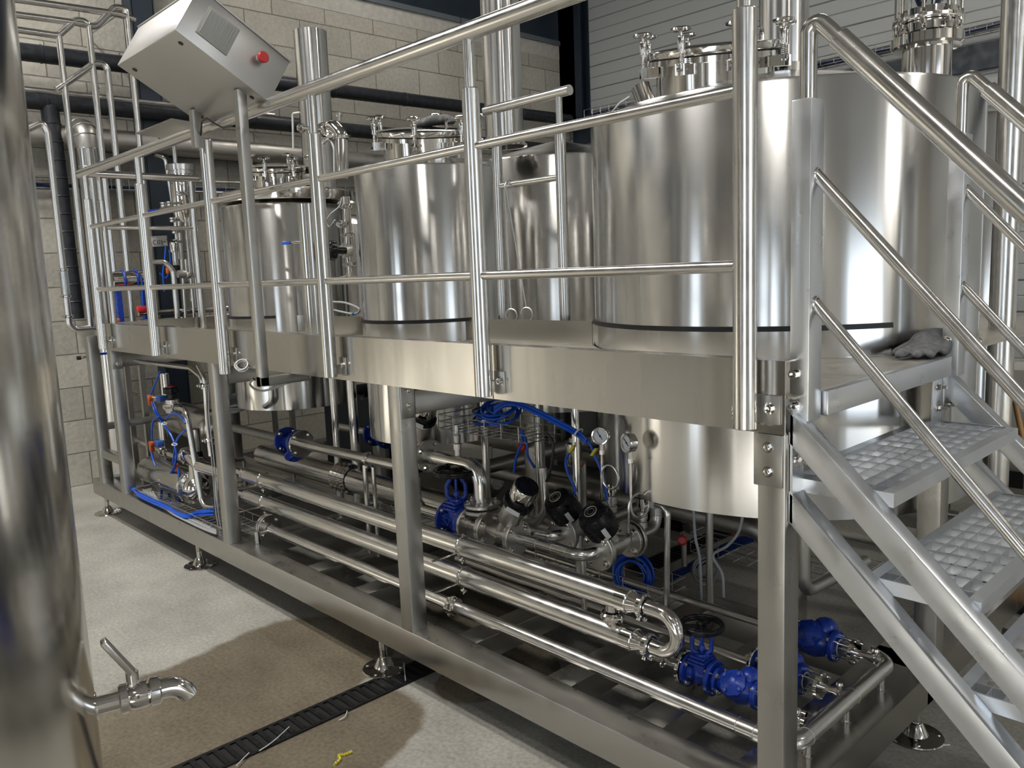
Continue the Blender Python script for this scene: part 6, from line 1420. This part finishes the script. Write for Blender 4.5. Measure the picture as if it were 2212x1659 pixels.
# gloves and cloth
def blob_mesh(name, m, parent, chains, base, voxel=0.006):
    mb = MB()
    for pts, rad in chains:
        n = len(pts); sp = smooth(pts, 5); k = len(sp); rr = []
        for i in range(k):
            t_ = i / (k - 1) * (n - 1); j = min(int(t_), n - 2); rr.append(rad[j] + (rad[j + 1] - rad[j]) * (t_ - j))
        mb.sweep(sp, rr, 14); mb.ball(sp[0], rr[0], seg=12, rings=8); mb.ball(sp[-1], rr[-1], seg=12, rings=8)
    o = mb.obj(name, m, parent, base)
    r = o.modifiers.new('remesh', 'REMESH'); r.mode = 'VOXEL'; r.voxel_size = voxel; r.use_smooth_shade = True
    s = o.modifiers.new('smooth', 'SMOOTH'); s.factor = 0.6; s.iterations = 4
    return o
zg = 1.437
def G(px, py, z=zg, y=None): return P(px, py, y=y if y is not None else 0.98)
gp = lambda dx, dy, dz: Vector((-1.035 + dx, 1.0 + dy, zg + dz))
g1 = thing('work_glove', 'grey leather work glove with dark cuff lying on the landing, fingers to the left', 'glove', gp(0, 0, 0))
ch = []
# palm over the far end, fingers spread towards the tank
ch.append(([gp(0.02, 0.16, 0.045), gp(0.0, 0.10, 0.050), gp(-0.02, 0.03, 0.045)], [0.036, 0.040, 0.036]))
ch.append(([gp(0.00, 0.04, 0.050), gp(-0.02, -0.04, 0.030), gp(-0.035, -0.12, 0.016)], [0.022, 0.019, 0.015]))
ch.append(([gp(0.01, 0.03, 0.045), gp(0.01, -0.03, 0.028), gp(0.01, -0.09, 0.016)], [0.022, 0.019, 0.015]))
ch.append(([gp(0.03, 0.04, 0.040), gp(0.035, -0.02, 0.025), gp(0.045, -0.065, 0.016)], [0.021, 0.018, 0.015]))
ch.append(([gp(0.04, 0.10, 0.050), gp(0.05, 0.06, 0.036), gp(0.055, 0.03, 0.018)], [0.022, 0.020, 0.016]))
ch.append(([gp(-0.03, 0.05, 0.045), gp(-0.06, -0.01, 0.026), gp(-0.07, -0.06, 0.015)], [0.020, 0.017, 0.014]))
blob_mesh('hand', 'glove', g1, ch, gp(0, 0, 0))
blob_mesh('cuff', 'cuff', g1, [([gp(0.02, 0.13, 0.045), gp(0.025, 0.20, 0.042), gp(0.03, 0.27, 0.038)], [0.040, 0.042, 0.038])], gp(0, 0, 0))
q = far((-2.80, 0.33, 2.395), K2)
g2 = thing('folded_glove', 'crumpled dark glove lying on the hatch lid of the middle tank', 'glove', q)
blob_mesh('cloth', 'glove', g2, [([q + Vector((-0.06, -0.06, 0.012)), q + Vector((0.0, -0.02, 0.024)), q + Vector((0.07, 0.04, 0.03)), q + Vector((0.12, 0.06, 0.02))], [0.016, 0.026, 0.028, 0.016]), ([q + Vector((-0.04, -0.02, 0.012)), q + Vector((0.03, 0.03, 0.028)), q + Vector((0.09, 0.0, 0.02))], [0.014, 0.022, 0.014]), ([q + Vector((0.02, -0.06, 0.012)), q + Vector((0.06, -0.02, 0.028)), q + Vector((0.1, 0.07, 0.014))], [0.014, 0.022, 0.014])], q)
# litter on the floor
def scrap(label, pts, r, m, name='cable_scrap', cat='scrap'):
    mb = MB(); mb.sweep(smooth(pts), r, 6); solo(name, mb, m, label, cat, pts[0])
F0 = lambda px, py, z=0.004: P(px, py, z=z)
scrap('white cable scrap lying across the drain grate, straight one in the middle', [F0(560, 1622, .012), F0(592, 1600, .012), F0(625, 1570, .012)], 0.0022, 'white')
scrap('white cable scrap at the front end of the drain grate', [F0(510, 1655, .012), F0(524, 1640, .012), F0(538, 1626, .012)], 0.0022, 'white')
scrap('curved white cable scrap beside the drain grate', [F0(732, 1556, .004), F0(745, 1548, .01), F0(750, 1536, .012)], 0.0022, 'white')
scrap('short white cable scrap under the front levelling foot by the drain', [F0(872, 1432, .012), F0(874, 1450, .012), F0(876, 1470, .012)], 0.0022, 'white')
mb = MB(); pts = [F0(722, 1652), F0(735, 1640), F0(732, 1632), F0(745, 1630), F0(760, 1624)]; mb.sweep(smooth(pts), [0.004 if i % 2 else 0.007 for i in range(len(smooth(pts)))], 6); solo('tape_scrap', mb, 'yellow', 'small yellow scrap of tape on the wet floor right of the drain', 'scrap', pts[0])
mb = MB(); pts = [F0(2022, 1610, .004), F0(2052, 1609, .004)]; mb.sweep(pts, 0.003, 6); solo('cable_scrap', mb, 'white', 'small white strip on the floor below the right levelling foot', 'scrap', pts[0])
